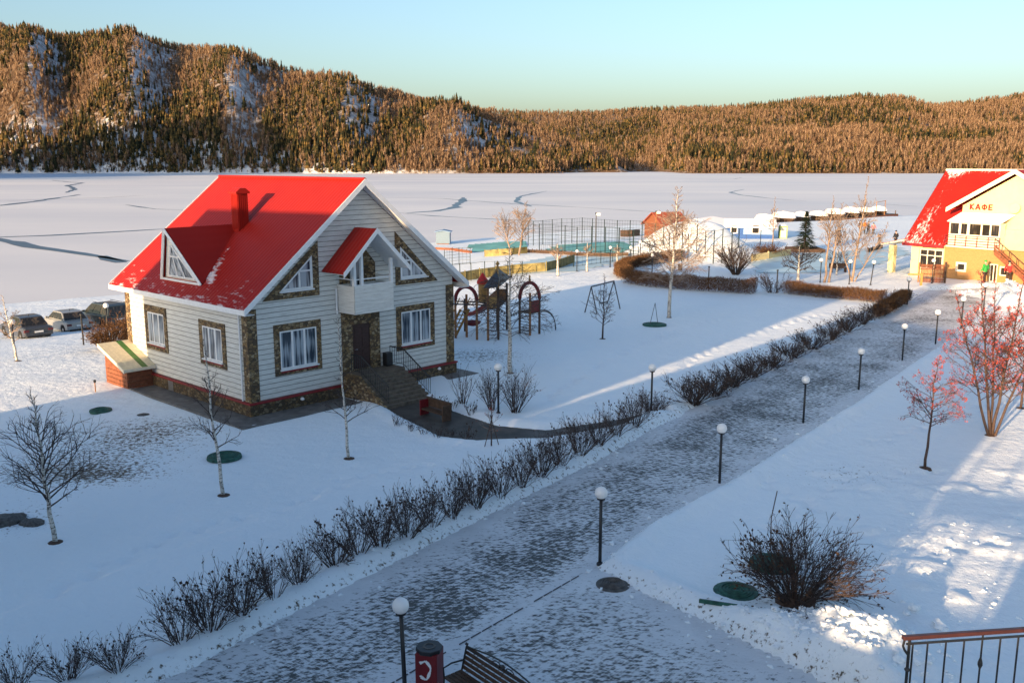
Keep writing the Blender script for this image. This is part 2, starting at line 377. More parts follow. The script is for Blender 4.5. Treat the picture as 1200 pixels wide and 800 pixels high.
def terrain(x, y):
    d = seg_dist(x, y, SHORE, False); land = inside(x, y, LAND); d = np.where(land, d, -d)
    slope = -2.55 * (1 - sstep(14, 52, d)); bank = -1.7 * (1 - sstep(-1.5, 3.5, d))
    z = slope + bank + .25 * (fbm(x, y, 14, 3, 5) - .5) * sstep(0, 20, d) * (.3 + .7 * sstep(55, 90, y)) + .10 * (fbm(x, y, 2.2, 3, 9) - .5) * sstep(0, 4, d)
    z = np.where(d < -2, -6., z)
    dp = seg_dist(x, y, PATHP); ip = inside(x, y, PATHP)
    amp = .5 + .9 * fbm(x, y, 1.1, 3, 21)
    berm = np.exp(-((dp - .55) / .42) ** 2) * .25 * amp + .10 * sstep(0, .5, dp)
    z = z + np.where(ip, -.09 - .05 * sstep(0, .4, dp), berm * (y < 92))
    ds = seg_dist(x, y, SIDEP); is_ = inside(x, y, SIDEP)
    z = z + np.where(is_, -.27 * sstep(0, .3, ds), .10 * np.exp(-((ds - .4) / .35) ** 2))
    q = np.hypot((x - MOUND[0]) / 6.7, (y - MOUND[1]) / 5.2); z = z + 4.1 * np.exp(-q ** 2.8) * (1 + .30 * (fbm(x, y, 2.5, 3, 3) - .5))
    for p, h, r in HEAP:
        q = np.hypot(x - p[0], y - p[1]) / r; z = z + np.where(ip, .25, 1) * h * (.8 if p[1] > 30 else .50) * np.exp(-q * q) * (.3 + 1.4 * fbm(x, y, .8, 4, 31))
    cl = sstep(.56, .72, fbm(x, y, .8, 3, 77)) * .10                     # trodden, clumpy snow on the lit right-hand lawn
    z = z + cl * sstep(8.5, 11, x) * (1 - sstep(32, 36, y)) * (1 - ip)
    for fx_, fy_, fr, fd in (FOOT if x.size > 5000 else ()):
        m_ = (np.abs(x - fx_) < .6) & (np.abs(y - fy_) < .6)
        if m_.any(): z = z - np.where(m_, fd * np.exp(-(((x - fx_) ** 2 + (y - fy_) ** 2) / fr ** 2)), 0)
    return z

def axis(parts):
    a = []
    for lo, hi, st in parts: a += list(np.arange(lo, hi, st))
    return np.array(a)
gx = axis([(-150, -60, 6), (-60, -34, 1.2), (-34, -16, .5), (-16, 24, .18), (24, 60, .5), (60, 110, 1.5), (110, 400, 12)])
gy = axis([(-60, 6, 3), (6, 17, .5), (17, 46, .18), (46, 100, .42), (100, 160, .9), (160, 300, 2.5)])
X, Y = np.meshgrid(gx, gy); Z = terrain(X, Y); nx, ny = len(gx), len(gy)
idx = np.arange(nx * ny).reshape(ny, nx)
F = np.stack([idx[:-1, :-1], idx[:-1, 1:], idx[1:, 1:], idx[1:, :-1]], -1).reshape(-1, 4)
ground = struct(npmesh('ground', np.stack([X, Y, Z], -1).reshape(-1, 3), F, [M['snow']], True))
def blob(px, rx, ry=None):
    p = at(*px); return np.exp(-(((X - p[0]) / rx) ** 2 + ((Y - p[1]) / (ry or rx)) ** 2))
dirt = .42 * blob((190, 500), 3.4, 2.4) + .22 * blob((90, 540), 5, 3) + .40 * blob((150, 520), 4.0, 3.0) + .45 * blob((60, 560), 3.5, 2.2) + .5 * blob((20, 615), 1.6, 1.6) + .35 * blob((130, 560), 2.2, 1.2) + .7 * blob((930, 690), 1.7, 1.5) + .5 * blob((1000, 660), 1.6, 1.2) + .35 * blob((1000, 560), 3, 2) + .6 * blob((560, 418), 4, 3) + .5 * blob((480, 540), 3, 2) * 0
dsh = seg_dist(X, Y, SHORE, False); dirt = dirt + .55 * np.exp(-(dsh / 1.6) ** 2)
dirt = dirt + .45 * np.exp(-((seg_dist(X, Y, PATHP) - .1) / .3) ** 2) * (Y < 90)
a = ground.data.attributes.new('dirt', 'FLOAT', 'POINT'); a.data.foreach_set('value', np.clip(dirt, 0, 1).astype(np.float32).ravel())

def sheet(name, poly, st, z, mat, wear=None, amp=.02):
    """grid of small quads covering a ground polygon"""
    lo = poly.min(0); hi = poly.max(0); xs = np.arange(lo[0] - st, hi[0] + st, st); ys = np.arange(lo[1] - st, hi[1] + st, st)
    A, B = np.meshgrid(xs, ys); zz = z(A, B) if callable(z) else z + amp * (fbm(A, B, .6, 3, 4) - .5)
    ii = np.arange(A.size).reshape(A.shape); keep = inside(A, B, poly) | (seg_dist(A, B, poly) < st * 1.1)
    f = np.stack([ii[:-1, :-1], ii[:-1, 1:], ii[1:, 1:], ii[1:, :-1]], -1).reshape(-1, 4)
    f = f[keep.ravel()[f].all(1)]; used, inv = np.unique(f, return_inverse=True)
    V = np.stack([A, B, zz], -1).reshape(-1, 3)[used]
    o = npmesh(name, V, inv.reshape(-1, 4), [mat], True)
    if wear is not None:
        at_ = o.data.attributes.new('wear', 'FLOAT', 'POINT'); at_.data.foreach_set('value', wear(V[:, 0], V[:, 1]).astype(np.float32))
    return o
seamA, seamB = at(530, 760)[:2], at(690, 668)[:2]
def wear(x, y):
    dp = seg_dist(x, y, PATHP); w = .53 - .50 * np.exp(-(dp / .8) ** 2)
    sd_ = seg_dist(x, y, np.array([seamA + (seamA - seamB) * 1.5, seamB]), False); w = w - .55 * np.exp(-(sd_ / .55) ** 2)
    n = seamB - seamA; side = (x - seamA[0]) * n[1] - (y - seamA[1]) * n[0]
    w = w - .16 * sstep(0, 6, side) * (y < 27) - .15 * sstep(48, 70, y)
    return np.clip(w, 0, 1)
path = struct(sheet('path', PATHP, .25, 0.0, M['path'], wear))
side_path = struct(sheet('house_path', SIDEP, .2, lambda a, b: -.03 + .02 * (fbm(a, b, .6, 3, 4) - .5), M['wet']))
mb = MB(); d_ = Vector((*(seamA - seamB), 0)).normalized()
for k in range(26):
    if k % 7 == 5: continue
    p = Vector((*seamB, .018)) + d_ * (.5 + k * .42); mb.bar(p, p + d_ * .36, .022, .02)
struct(mb.build('path_drain', M['steel']))

# ------------------------------------------------------------------ frozen lake with its open cracks
lx = np.linspace(-1500, 1500, 80); ly = np.concatenate([np.linspace(40, 300, 30), np.linspace(320, 1500, 50)])
A, B = np.meshgrid(lx, ly); ii = np.arange(A.size).reshape(A.shape)
lake = MB(); nv = A.size
V = np.stack([A, B, np.full(A.shape, LAKE_Z)], -1).reshape(-1, 3); Fq = np.stack([ii[:-1, :-1], ii[:-1, 1:], ii[1:, 1:], ii[1:, :-1]], -1).reshape(-1, 4)
CR = [([(-60, 246), (0, 241), (45, 236), (75, 231), (92, 228)], 1.9), ([(75, 226), (90, 222.5), (80, 218), (95, 214.5), (60, 211.5)], 2.0), ([(-40, 281), (0, 278), (60, 276), (150, 271), (200, 268)], 1.1),
      ([(-30, 276), (0, 281), (15, 284), (40, 289), (100, 297), (150, 306)], 1.5), ([(146, 240), (165, 243), (182, 245), (215, 246.5)], .9), ([(-20, 237), (60, 233), (120, 232), (184, 228)], .5),
      ([(480, 250), (510, 247.5), (528, 243), (544, 236), (540, 231.5)], 2.4), ([(440, 247), (510, 253), (600, 258), (645, 260)], .8), ([(440, 231), (520, 233), (600, 239), (680, 243), (760, 248), (800, 252)], .8), ([(622, 242), (604, 236), (612, 230), (640, 224)], 1.3),
      ([(872, 222), (855, 225.5), (870, 229), (905, 233), (945, 236)], 1.0), ([(1030, 239), (1075, 242)], .6), ([(120, 300), (152, 307)], 2.0), ([(800, 212), (860, 210), (870, 208)], .8)]
cv = []; cf = []
for pl_, w in CR:
    P = np.array([at(u, v, LAKE_Z)[:2] for u, v in pl_]); Q = []
    for i in range(len(P) - 1):
        L = np.hypot(*(P[i + 1] - P[i])); n = max(2, int(L / 7))
        for k in range(n): Q.append(P[i] + (P[i + 1] - P[i]) * k / n)
    Q.append(P[-1]); Q = np.array(Q); rng = np.random.RandomState(len(cv))
    T = np.gradient(Q, axis=0); T /= np.linalg.norm(T, axis=1)[:, None] + 1e-9; N = np.stack([-T[:, 1], T[:, 0]], 1)
    jit = np.convolve(rng.randn(len(Q) + 4), np.ones(5) / 5, 'valid') * .8 * w; ww = w * (.35 + .9 * rng.rand(len(Q))) * np.sin(np.linspace(.15, math.pi - .15, len(Q))) ** .5
    Lp = Q + N * (jit + ww)[:, None]; Rp = Q + N * (jit - ww)[:, None]; o = nv + len(cv)
    for k in range(len(Q)): cv += [(*Lp[k], LAKE_Z + .03), (*Rp[k], LAKE_Z + .03)]
    cf += [(o + 2 * k, o + 2 * k + 1, o + 2 * k + 3, o + 2 * k + 2) for k in range(len(Q) - 1)]
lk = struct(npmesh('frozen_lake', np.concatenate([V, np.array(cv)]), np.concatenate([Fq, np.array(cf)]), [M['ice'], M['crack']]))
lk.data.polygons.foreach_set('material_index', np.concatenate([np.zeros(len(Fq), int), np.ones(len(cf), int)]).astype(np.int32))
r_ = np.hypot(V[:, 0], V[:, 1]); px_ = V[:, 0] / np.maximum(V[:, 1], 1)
thin = sstep(750, 900, V[:, 1]) * (1 - sstep(-.46, -.33, px_))  # mask of the far-left strip where the hill's shadow is painted blue
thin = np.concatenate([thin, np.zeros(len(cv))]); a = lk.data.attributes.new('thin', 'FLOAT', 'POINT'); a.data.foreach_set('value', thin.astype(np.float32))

# ------------------------------------------------------------------ hills beyond the lake
HX = [-700, -200, 0, 100, 200, 300, 400, 480, 560, 640, 700, 740, 772, 800]
HY = [66, 46, 41, 48, 56, 71, 98, 113, 128, 155, 171, 189, 203, 210]
GX = [-700, 400, 560, 620, 700, 800, 860, 930, 1000, 1060, 1090, 1130, 1200, 1500, 2000]
GY = [150, 135, 128, 132, 131, 126, 126, 118, 113, 116, 124, 120, 111, 92, 110]
SAW = [(-110, 40, 60), (35, 60, 62), (150, 66, 66), (262, 60, 62), (395, 70, 50), (520, 66, 40)]
def hills(x, y):
    px = 600 + FPX / CP * x / np.maximum(y, 1); r = y                     # column in the photograph's terms, distance out
    sh = 1275 + 14 * (fbm(x, y * 0, 120, 3, 2) - .5) + 6 * np.sin(x / 90)
    el = (190 - np.interp(px, HX, HY)) / FPX; Rl = np.interp(px, [-700, 0, 600, 772], [2050, 1950, 1660, 1400])
    zl = CAMH + Rl * el - 17
    q = np.clip((r - sh) / (Rl - sh), 0, 1); up = np.sin(q * math.pi / 2) ** .85
    L = LAKE_Z - 1.5 + (zl - LAKE_Z + 1.5) * up - 30 * sstep(0, 900, r - Rl)
    saw = 0
    for x0, w, A_ in SAW:
        sx = px - x0 - 26 * q
        saw = saw + A_ * (sstep(-w * 1.1, 0, sx) * (1 - sstep(0, w * .62, sx)))
    L = L + (saw * .66 - 12) * np.sin(np.clip(q, 0, 1) ** .85 * math.pi) * (1 - sstep(.55, .95, q)) + 30 * (fbm(x, y, 170, 4, 8) - .5) * sstep(0, .25, q) * (1 - .8 * sstep(.75, 1, q))
    L = np.where(zl < LAKE_Z + 2, LAKE_Z - 6, L)
    el2 = (190 - np.interp(px, GX, GY)) / FPX; Rr = np.interp(px, [400, 760, 1200, 1500], [3000, 2700, 2350, 2300]); z2 = CAMH + Rr * el2 - 15
    sh2 = sh + np.interp(px, [500, 690, 765, 805], [900, 640, 330, 0])
    q2 = np.clip((r - sh2) / (Rr - sh2), 0, 1.0)
    Rg = LAKE_Z - 1.5 + (z2 - LAKE_Z + 1.5) * (q2 ** .9) - 30 * sstep(0, 900, r - Rr)
    Rg = Rg + 38 * (fbm(x, y, 260, 4, 18) - .5) * np.sin(q2 * math.pi)
    return np.maximum(L, Rg), L >= Rg, q, q2
hx = np.linspace(-1500, 1900, 300); hy = np.concatenate([np.linspace(1240, 2200, 120), np.linspace(2215, 3600, 50)])
A, B = np.meshgrid(hx, hy); A = A * (.55 + .45 * B / 2000); HZ, isL, q1, q2 = hills(A, B)
ii = np.arange(A.size).reshape(A.shape)
hl = struct(npmesh('hills', np.stack([A, B, HZ], -1).reshape(-1, 3), np.stack([ii[:-1, :-1], ii[:-1, 1:], ii[1:, 1:], ii[1:, :-1]], -1).reshape(-1, 4), [M['hill']], True))
gx_ = np.gradient(HZ, axis=1) / np.gradient(A, axis=1); shd = sstep(.05, .40, -gx_)
sn = np.where(isL, (.18 + .30 * shd) + .5 * (1 - sstep(.05, .16, q1)) * (A < -150), .20 + .3 * shd) + .4 * np.exp(-((B - 1268) / 9.) ** 2)
a = hl.data.attributes.new('snowy', 'FLOAT', 'POINT'); a.data.foreach_set('value', np.clip(sn, 0, 1).astype(np.float32).ravel())

# a shoulder of the same hills outside the left edge of the view; its shadow falls on the foot of the left hill
hx = np.linspace(-1500, -560, 60); hy = np.linspace(380, 1300, 60); A, B = np.meshgrid(hx, hy)
Z_ = LAKE_Z - 4 + 205 * np.exp(-(((A + 865) / 190) ** 2 + ((B - 735) / 235) ** 2) ** 1.3) * (.85 + .3 * fbm(A, B, 160, 4, 61))
ii = np.arange(A.size).reshape(A.shape)
hs = struct(npmesh('hills', np.stack([A, B, Z_], -1).reshape(-1, 3), np.stack([ii[:-1, :-1], ii[:-1, 1:], ii[1:, 1:], ii[1:, :-1]], -1).reshape(-1, 4), [M['hill']], True))
rng = np.random.RandomState(7)
def forest(n, dens):
    xx = rng.uniform(-1450, 1850, n); yy = 1262 + 1715 * rng.rand(n) ** 1.5; xx = xx * (.55 + .45 * yy / 2000)
    keep = np.abs(xx / yy) < .66; xx, yy = xx[keep], yy[keep]
    z, l_, qa, qb = hills(xx, yy); e = 6.
    gxn = (hills(xx + e, yy)[0] - z) / e; gyn = (hills(xx, yy + e)[0] - z) / e
    lit = -(gxn * -math.sin(R(SUN_AZ)) + gyn * -math.cos(R(SUN_AZ)))   # >0 where the slope faces the sun
    q = np.where(l_, qa, qb)
    k = (rng.rand(len(xx)) < dens(xx, yy, l_, q, gxn, lit)) & (z > LAKE_Z + .5) & (q < 1.0 + .2 * rng.rand(len(xx)))
    return xx[k], yy[k], z[k], l_[k], q[k]
def conif_t(seed):
    r = np.random.RandomState(seed); v = []; f = []
    v += [(.02, 0, 0), (-.012, .018, 0), (-.012, -.018, 0), (0, 0, .3)]; f += [(0, 1, 3), (1, 2, 3), (2, 0, 3)]
    for t in range(5):
        z0 = .10 + t * .165; h = .30 if t < 4 else .24; ra = (.19 - t * .034); n = 7; o = len(v); v.append((0, 0, z0 + h))
        for j in range(n): w = 6.283 * (j + r.rand() * .6) / n; k = ra * (.55 + .7 * r.rand()); v.append((k * math.cos(w), k * math.sin(w), z0 - .03 * r.rand()))
        f += [(o, o + 1 + j, o + 1 + (j + 1) % n) for j in range(n)]
    return np.array(v), np.array(f)
def birch_t(seed, n=34):
    r = np.random.RandomState(seed); v = []; f = []
    for j in range(n):
        z0 = .28 + .55 * r.rand(); w = r.rand() * 6.283; up = .14 + .18 * r.rand(); ou = (.05 + .15 * r.rand()) * (1.15 - .75 * z0); wd = .014 + .016 * r.rand()
        c, s_ = math.cos(w), math.sin(w); b0 = .03 + .03 * r.rand(); o = len(v)
        v += [(c * b0 - s_ * wd, s_ * b0 + c * wd, z0), (c * b0 + s_ * wd, s_ * b0 - c * wd, z0), (c * (b0 + ou), s_ * (b0 + ou), z0 + up)]; f.append((o, o + 1, o + 2))
    return np.array(v), np.array(f)
def trunk_t():
    v = [(.011, 0, 0), (-.006, .010, 0), (-.006, -.010, 0), (0, 0, .85)]; return np.array(v), np.array([(0, 1, 3), (1, 2, 3), (2, 0, 3)])
def scatter(name, tmpl, xx, yy, zz, h, wid, mat):
    VV = []; FF = []; o = 0; which = rng.randint(0, len(tmpl), len(xx))
    for t, (v, f) in enumerate(tmpl):
        s = which == t; n = s.sum(); an = rng.rand(n) * 6.283; c, s_ = np.cos(an)[:, None], np.sin(an)[:, None]; H_ = h[s][:, None]; Wd = (h[s] * wid[s])[:, None]
        P = np.stack([xx[s][:, None] + (v[:, 0] * c - v[:, 1] * s_) * Wd, yy[s][:, None] + (v[:, 0] * s_ + v[:, 1] * c) * Wd, zz[s][:, None] + v[:, 2] * H_ - .4], -1)
        VV.append(P.reshape(-1, 3)); FF.append((f[None] + (np.arange(n) * len(v))[:, None, None]).reshape(-1, 3) + o); o += n * len(v)
    ob = npmesh(name, np.concatenate(VV), np.concatenate(FF), [mat]); return ob
def dens_con(x, y, l_, q, gx_, lit):
    p = fbm(x, y * .6, 95, 3, 41); base = np.where(l_, sstep(.44, .56, p) * .95 + .06, sstep(.43, .57, p) * .80 + .10)
    base = np.where(l_, base * (1 - .70 * sstep(.05, .35, -gx_) * sstep(.10, .35, q)) + .5 * (q < .09) * (x < -300), base); return base
def dens_bir(x, y, l_, q, gx_, lit):
    p = fbm(x, y * .6, 95, 3, 41); base = np.where(l_, (1 - sstep(.42, .58, p)) * .62 + .26, (1 - sstep(.48, .62, p)) * .75 + .22)
    return np.where(l_, base * (1 - .30 * sstep(.05, .35, -gx_) * sstep(.10, .35, q)), base)
x_, y_, z_, l_, q_ = forest(90000, dens_con); n = len(x_); hh = (6 + 14 * rng.rand(n) ** 1.5) * (.70 + .7 * fbm(x_, y_, 70, 2, 91))
fo = scatter('conifer_forest', [conif_t(i) for i in range(5)], x_, y_, z_, hh, .75 + .6 * rng.rand(n), M['conifer'])
tag(fo, 'dark olive conifers covering the hills across the frozen lake', 'forest', kind='stuff')
x_, y_, z_, l_, q_ = forest(110000, dens_bir); n = len(x_); hh = (6 + 12.5 * rng.rand(n) ** 1.2) * (.70 + .7 * fbm(x_, y_, 70, 2, 93))
fo = scatter('birch_forest', [birch_t(i) for i in range(6)], x_, y_, z_, hh, .9 + .6 * rng.rand(n), M['birch'])
tag(fo, 'bare golden brown birches between the conifers on the far hills', 'forest', kind='stuff')
s_ = rng.rand(n) < .6
fo2 = scatter('forest_trunks', [trunk_t()], x_[s_], y_[s_], z_[s_], hh[s_], np.ones(s_.sum()) * 1.2, M['trunkf']); fo2.parent = fo
# brush along the far waterline
n = 6000; x_ = rng.uniform(-1300, 1500, n); y_ = 1258 + 36 * rng.rand(n); z_ = hills(x_, y_)[0]; k = z_ > LAKE_Z - .6
fo = scatter('shore_undergrowth', [birch_t(i + 50, 16) for i in range(4)], x_[k], y_[k], z_[k] - 1.2, 3 + 6 * rng.rand(k.sum()), 2 + rng.rand(k.sum()), M['birch'])
tag(fo, 'low bare brush lining the far shore of the lake', 'undergrowth', kind='stuff')
# ------------------------------------------------------------------ the hotel whose shadow lies over the grounds (behind the viewpoint)
ca, sa = math.cos(R(SUN_AZ)), math.sin(R(SUN_AZ))
hot = thing('hotel_building', (sa * -5, ca * -5, 0), -R(SUN_AZ), 'plastered hotel standing unseen behind the viewpoint, its outline shaped to shade the snow', 'building')
# local x = to the right seen from the sun, local y = away from the sun
SIL = [(-44.1, -4), (-44.1, 15.1), (-24.3, 15.1), (-24.3, 12.4), (-24.05, 7.4), (-23.98, 5.6), (-23.8, -4)]
SIL2 = [(-23.8, -4), (-23.95, 5.6), (-23.6, 6.2), (-23.98, 6.75), (-23.85, 7.3), (-22.7, 9.4), (-21.4, 12.0), (-20.5, 14.0), (-20.4, 18.5), (-18.4, 18.5), (-18.4, 13.0), (-9.5, 12.2), (-8.2, 10.2), (-7.0, 9.2), (-6.6, 8.4), (-6.6, -4)]  # unseen outline, notched so a strip of sun crosses the lawn
SIL3 = [(-6.6, -4), (-6.6, 5.05), (-3.4, 5.15), (-3.25, 8.15), (14, 9.2), (14, -4)]  # unseen low block, its heights set to shade the railing and snow heap
for s_ in (SIL, SIL2, SIL3): MB().prism(s_, -16, 0, 1).build('wall', M['hotel'], hot)
MB().bb((-6.5, -2.5, 6.62), (14, 0, 6.9)).build('canopy', M['hotel'], hot)  # unseen canopy, added to break the sun patches into bands
m = MB()
for k in range(9): m.bb((-6.2 + k * .95 + .3 * (k % 3), -.6, 4.6), (-6.05 + k * .95 + .3 * (k % 3), -.4, 8.2 + .5 * (k % 4)))
m.build('column', M['hotel'], hot)  # unseen columns, added to dapple the sunlight on the right lawn

# ------------------------------------------------------------------ the white house with the red roof
hx0, hy0 = -11.867, 41.473; HRZ = R(90 - 43.094)
hse = thing('house', (hx0, hy0, 0), HRZ, 'large white sided house with a red metal roof, stone trim and gabled balcony', 'house')
Wd, Ln, zp, ze, zr, of, ob, os_ = 12.59, 11.9, .703, 5.118, 10.669, .72, .75, .54
RS = (zr - ze) / (Wd / 2 + os_)
def rz_(i): return zr - RS * abs(i - Wd / 2)
def hloc(px, z=0): return None
# plinth and its red cap
m = MB(); m.bb((-.15, -.15, -.5), (Wd + .15, Ln + .15, zp - .06)); m.build('plinth', M['plinth'], hse)
m = MB(); m.bb((-.19, -.19, zp - .06), (Wd + .19, Ln + .19, zp + .03)); m.build('plinth_cap', M['red_trim'], hse)
# walls of overlapping boards
def boards(mb, face, step=.235):
    z = zp + .03; G = .035
    while z < zr - .35:
        z1 = min(z + step, zr - .3); t0, t1 = .028, .004
        def lim(zz):
            if zz <= ze + .35: return 0, Wd
            h = (zz + .16 - zr) / -RS if zz + .16 < zr else .02
            return max(0, Wd / 2 - h), min(Wd, Wd / 2 + h)
        if face == 'g':
            a0, b0 = lim(z); a1, b1 = lim(z1)
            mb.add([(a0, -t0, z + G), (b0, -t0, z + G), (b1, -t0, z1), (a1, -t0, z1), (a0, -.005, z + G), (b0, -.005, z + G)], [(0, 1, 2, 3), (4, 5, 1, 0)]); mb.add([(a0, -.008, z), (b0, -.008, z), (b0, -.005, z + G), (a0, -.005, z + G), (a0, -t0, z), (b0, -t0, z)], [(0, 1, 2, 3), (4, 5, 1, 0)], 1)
        elif face == 'b':
            a0, b0 = lim(z); a1, b1 = lim(z1)
            mb.add([(a0, Ln + t0, z), (b0, Ln + t0, z), (b1, Ln + t1, z1), (a1, Ln + t1, z1)], [(3, 2, 1, 0)])
        elif z < ze + .10:
            x, sg = (0, -1) if face == 'l' else (Wd, 1)
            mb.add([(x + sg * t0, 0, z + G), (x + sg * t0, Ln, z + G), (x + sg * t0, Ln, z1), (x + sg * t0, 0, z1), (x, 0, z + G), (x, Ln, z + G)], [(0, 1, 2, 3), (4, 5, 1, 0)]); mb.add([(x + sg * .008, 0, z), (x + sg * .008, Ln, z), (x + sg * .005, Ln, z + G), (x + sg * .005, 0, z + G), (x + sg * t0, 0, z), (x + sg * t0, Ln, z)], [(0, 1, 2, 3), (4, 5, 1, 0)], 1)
        z += step
m = MB()
for f in 'gblr': boards(m, f)
m.prism([(.03, zp), (Wd - .03, zp), (Wd - .03, ze + .25), (Wd / 2, zr - .3), (.03, ze + .25)], .03, Ln - .03, 1)
m.build('wall', [M['siding'], M['joint_shade']], hse)  # second material paints the groove shade between the boards
# stone corner pilasters
for i0, i1, j0, j1 in ((-.06, .44, -.06, .4), (Wd - .5, Wd + .06, -.06, .45), (-.06, .45, Ln - .42, Ln + .06)):
    MB().bb((i0, j0, zp + .03), (i1, j1, ze - .12)).build('corner_pilaster', M['stone'], hse)
# roof: two thick slopes, with snow in the lower courses
def snowattr(o, fn):
    me = o.data; a_ = me.attributes.new('snowy', 'FLOAT', 'POINT'); a_.data.foreach_set('value', np.array([fn(v.co) for v in me.vertices], np.float32))
def slope(i0, i1, j0, j1, n=26, k=26, th=.10):
    m = MB()
    for a in range(n):
        for b in range(k):
            P = []
            for da, db in ((0, 0), (1, 0), (1, 1), (0, 1)):
                i = i0 + (i1 - i0) * (a + da) / n; j = j0 + (j1 - j0) * (b + db) / k; P.append((i, j, rz_(i)))
            m.add(P, [(0, 1, 2, 3)])
    m.add([(i0, j0, rz_(i0) - th), (i1, j0, rz_(i1) - th), (i1, j1, rz_(i1) - th), (i0, j1, rz_(i0) - th)], [(3, 2, 1, 0)])
    for a, b in (((i0, j0), (i1, j0)), ((i1, j0), (i1, j1)), ((i1, j1), (i0, j1)), ((i0, j1), (i0, j0))):
        m.add([(a[0], a[1], rz_(a[0]) - th), (b[0], b[1], rz_(b[0]) - th), (b[0], b[1], rz_(b[0])), (a[0], a[1], rz_(a[0]))], [(0, 1, 2, 3)])
    return m
roofL = slope(-os_, Wd / 2, -of, Ln + ob).build('roof', M['roof'], hse)
def sfn(c):
    d = (c.z - ze) / (zr - ze); k = max(0, 1 - d / .42) * .56; f = (c.x - .41) / 2.02
    if -.05 < f < 1.02: k += 1.0 * math.exp(-((c.y - 4.0 - 1.18 * f) / .32) ** 2) * (1 - .5 * f)
    return min(1, k + .03)
snowattr(roofL, sfn)
roofR = slope(Wd / 2, Wd + os_, -of, Ln + ob, 8, 8).build('roof', M['roof'], hse); snowattr(roofR, lambda c: .3)
m = MB(); m.tube([(Wd / 2, -of, zr + .02), (Wd / 2, Ln + ob, zr + .02)], .09, 8); m.build('ridge_cap', M['roof'], hse)
# bargeboards, fascia, soffits
for (i, s) in ((-os_, 1), (Wd + os_, -1)):
    for j in (-of - .04, Ln + ob + .01):
        MB().prism([(i - s * .02, rz_(i) + .03), (Wd / 2, zr + .05), (Wd / 2, zr - .26), (i - s * .02, rz_(i) - .26)], j, j + .035, 1).build('bargeboard', M['white'], hse)
    m = MB(); m.bb((i - .03, -of - .005, ze - .24), (i, Ln + ob + .005, ze - .01)); m.bb((min(i, i + s * .5), -of, ze - .26), (max(i, i + s * .5), Ln + ob, ze - .235)); m.build('fascia', M['white'], hse)
    m = MB(); m.slab([(i, -of + .001, rz_(i) - .11), (Wd / 2, -of + .001, zr - .11), (Wd / 2, 0, zr - .11), (i, 0, rz_(i) - .11)], -.02); m.build('soffit', M['white'], hse)
# windows: stone surround, white frame with bars, panes, sill.  wall 'g' faces -y, 'l' faces -x
def win_rect(face, a0, a1, z0, z1, s0, s1, t0, t1, bars, sill=True):
    def bx(m, p, q, d0, d1, c, e):
        if face == 'g': m.bb((p, -d1, c), (q, -d0, e))
        else: m.bb((-d1, p, c), (-d0, q, e))
        return m
    m = MB(); bx(m, s0, a0, .0, .075, t0, t1); bx(m, a1, s1, .0, .075, t0, t1); bx(m, a0, a1, .0, .075, z1, t1); bx(m, a0, a1, .0, .075, t0, z0); m.build('stone_surround', M['stone'], hse)
    m = MB(); w = .07
    bx(m, a0, a0 + w, .01, .062, z0, z1); bx(m, a1 - w, a1, .01, .062, z0, z1); bx(m, a0 + w, a1 - w, .01, .062, z1 - w, z1); bx(m, a0 + w, a1 - w, .01, .062, z0, z0 + w)
    for k in range(1, bars): c = a0 + (a1 - a0) * k / bars; bx(m, c - w * .75, c + w * .75, .012, .065, z0 + w, z1 - w)
    fr = m.build('window', M['white'], hse)
    bx(MB(), a0 + w, a1 - w, .005, .045, z0 + w, z1 - w).build('pane', M['curtain'], fr)
    if sill: bx(MB(), a0 - .05, a1 + .05, .06, .16, z0 - .06, z0).build('sill', M['white'], fr)
    if sill: bx(MB(), a0, a1, .06, .10, z0 - .16, z0 - .062).build('sill_board', M['red_trim'], fr)
win_rect('g', 1.60, 3.64, 2.02, 3.82, 1.30, 3.90, 1.74, 4.14, 3)
win_rect('g', 8.92, 10.92, 2.16, 3.88, 8.60, 11.22, 1.86, 4.18, 3)
win_rect('l', 7.78, 9.50, 2.34, 3.94, 7.50, 9.82, 1.98, 4.28, 3)
win_rect('l', 2.20, 3.94, 2.28, 3.86, 1.88, 4.26, 1.98, 4.14, 3)
def win_tri(A_, B_, C_, a, b, c):
    """triangular attic window: outer triangle (right angle first) and inner triangle"""
    m = MB()
    for p, q, r_, s in ((A_, B_, b, a), (B_, C_, c, b), (C_, A_, a, c)): m.prism([p, q, r_, s], -.075, 0, 1)
    m.build('stone_surround', M['stone'], hse)
    g = (Vector(a) + Vector(b) + Vector(c)) / 3
    inn = [tuple(g + (Vector(p) - g) * .80) for p in (a, b, c)]; m = MB()
    for k in range(3): m.prism([(a, b, c)[k], (a, b, c)[(k + 1) % 3], inn[(k + 1) % 3], inn[k]], -.065, -.01, 1)
    mid = Vector(a).lerp(Vector(b), .42) if abs(a[1] - b[1]) < .05 else Vector(a).lerp(Vector(c), .42)
    base = [p for p in (b, c) if abs(p[1] - a[1]) < .08][0]; top = [p for p in (b, c) if p is not base][0]
    xm = a[0] + (base[0] - a[0]) * .40; zt = a[1] + (top[1] - a[1]) * .60
    m.bb((xm - .045, -.07, a[1] + .02), (xm + .045, -.012, zt)); zm = a[1] + (top[1] - a[1]) * .55
    m.bb((min(a[0], xm), -.07, zm - .04), (max(a[0], xm), -.012, zm + .04))
    fr = m.build('window', M['white'], hse)
    MB().prism([a, b, c], -.04, -.005, 1).build('pane', M['curtain'], fr)
    MB().bb((min(a[0], base[0]) - .03, -.16, a[1] - .06), (max(a[0], base[0]) + .03, -.06, a[1])).build('sill', M['white'], fr)
win_tri((3.90, 5.30), (.80, 5.30), (3.90, 7.86), (3.55, 5.66), (1.72, 5.66), (3.55, 7.22))
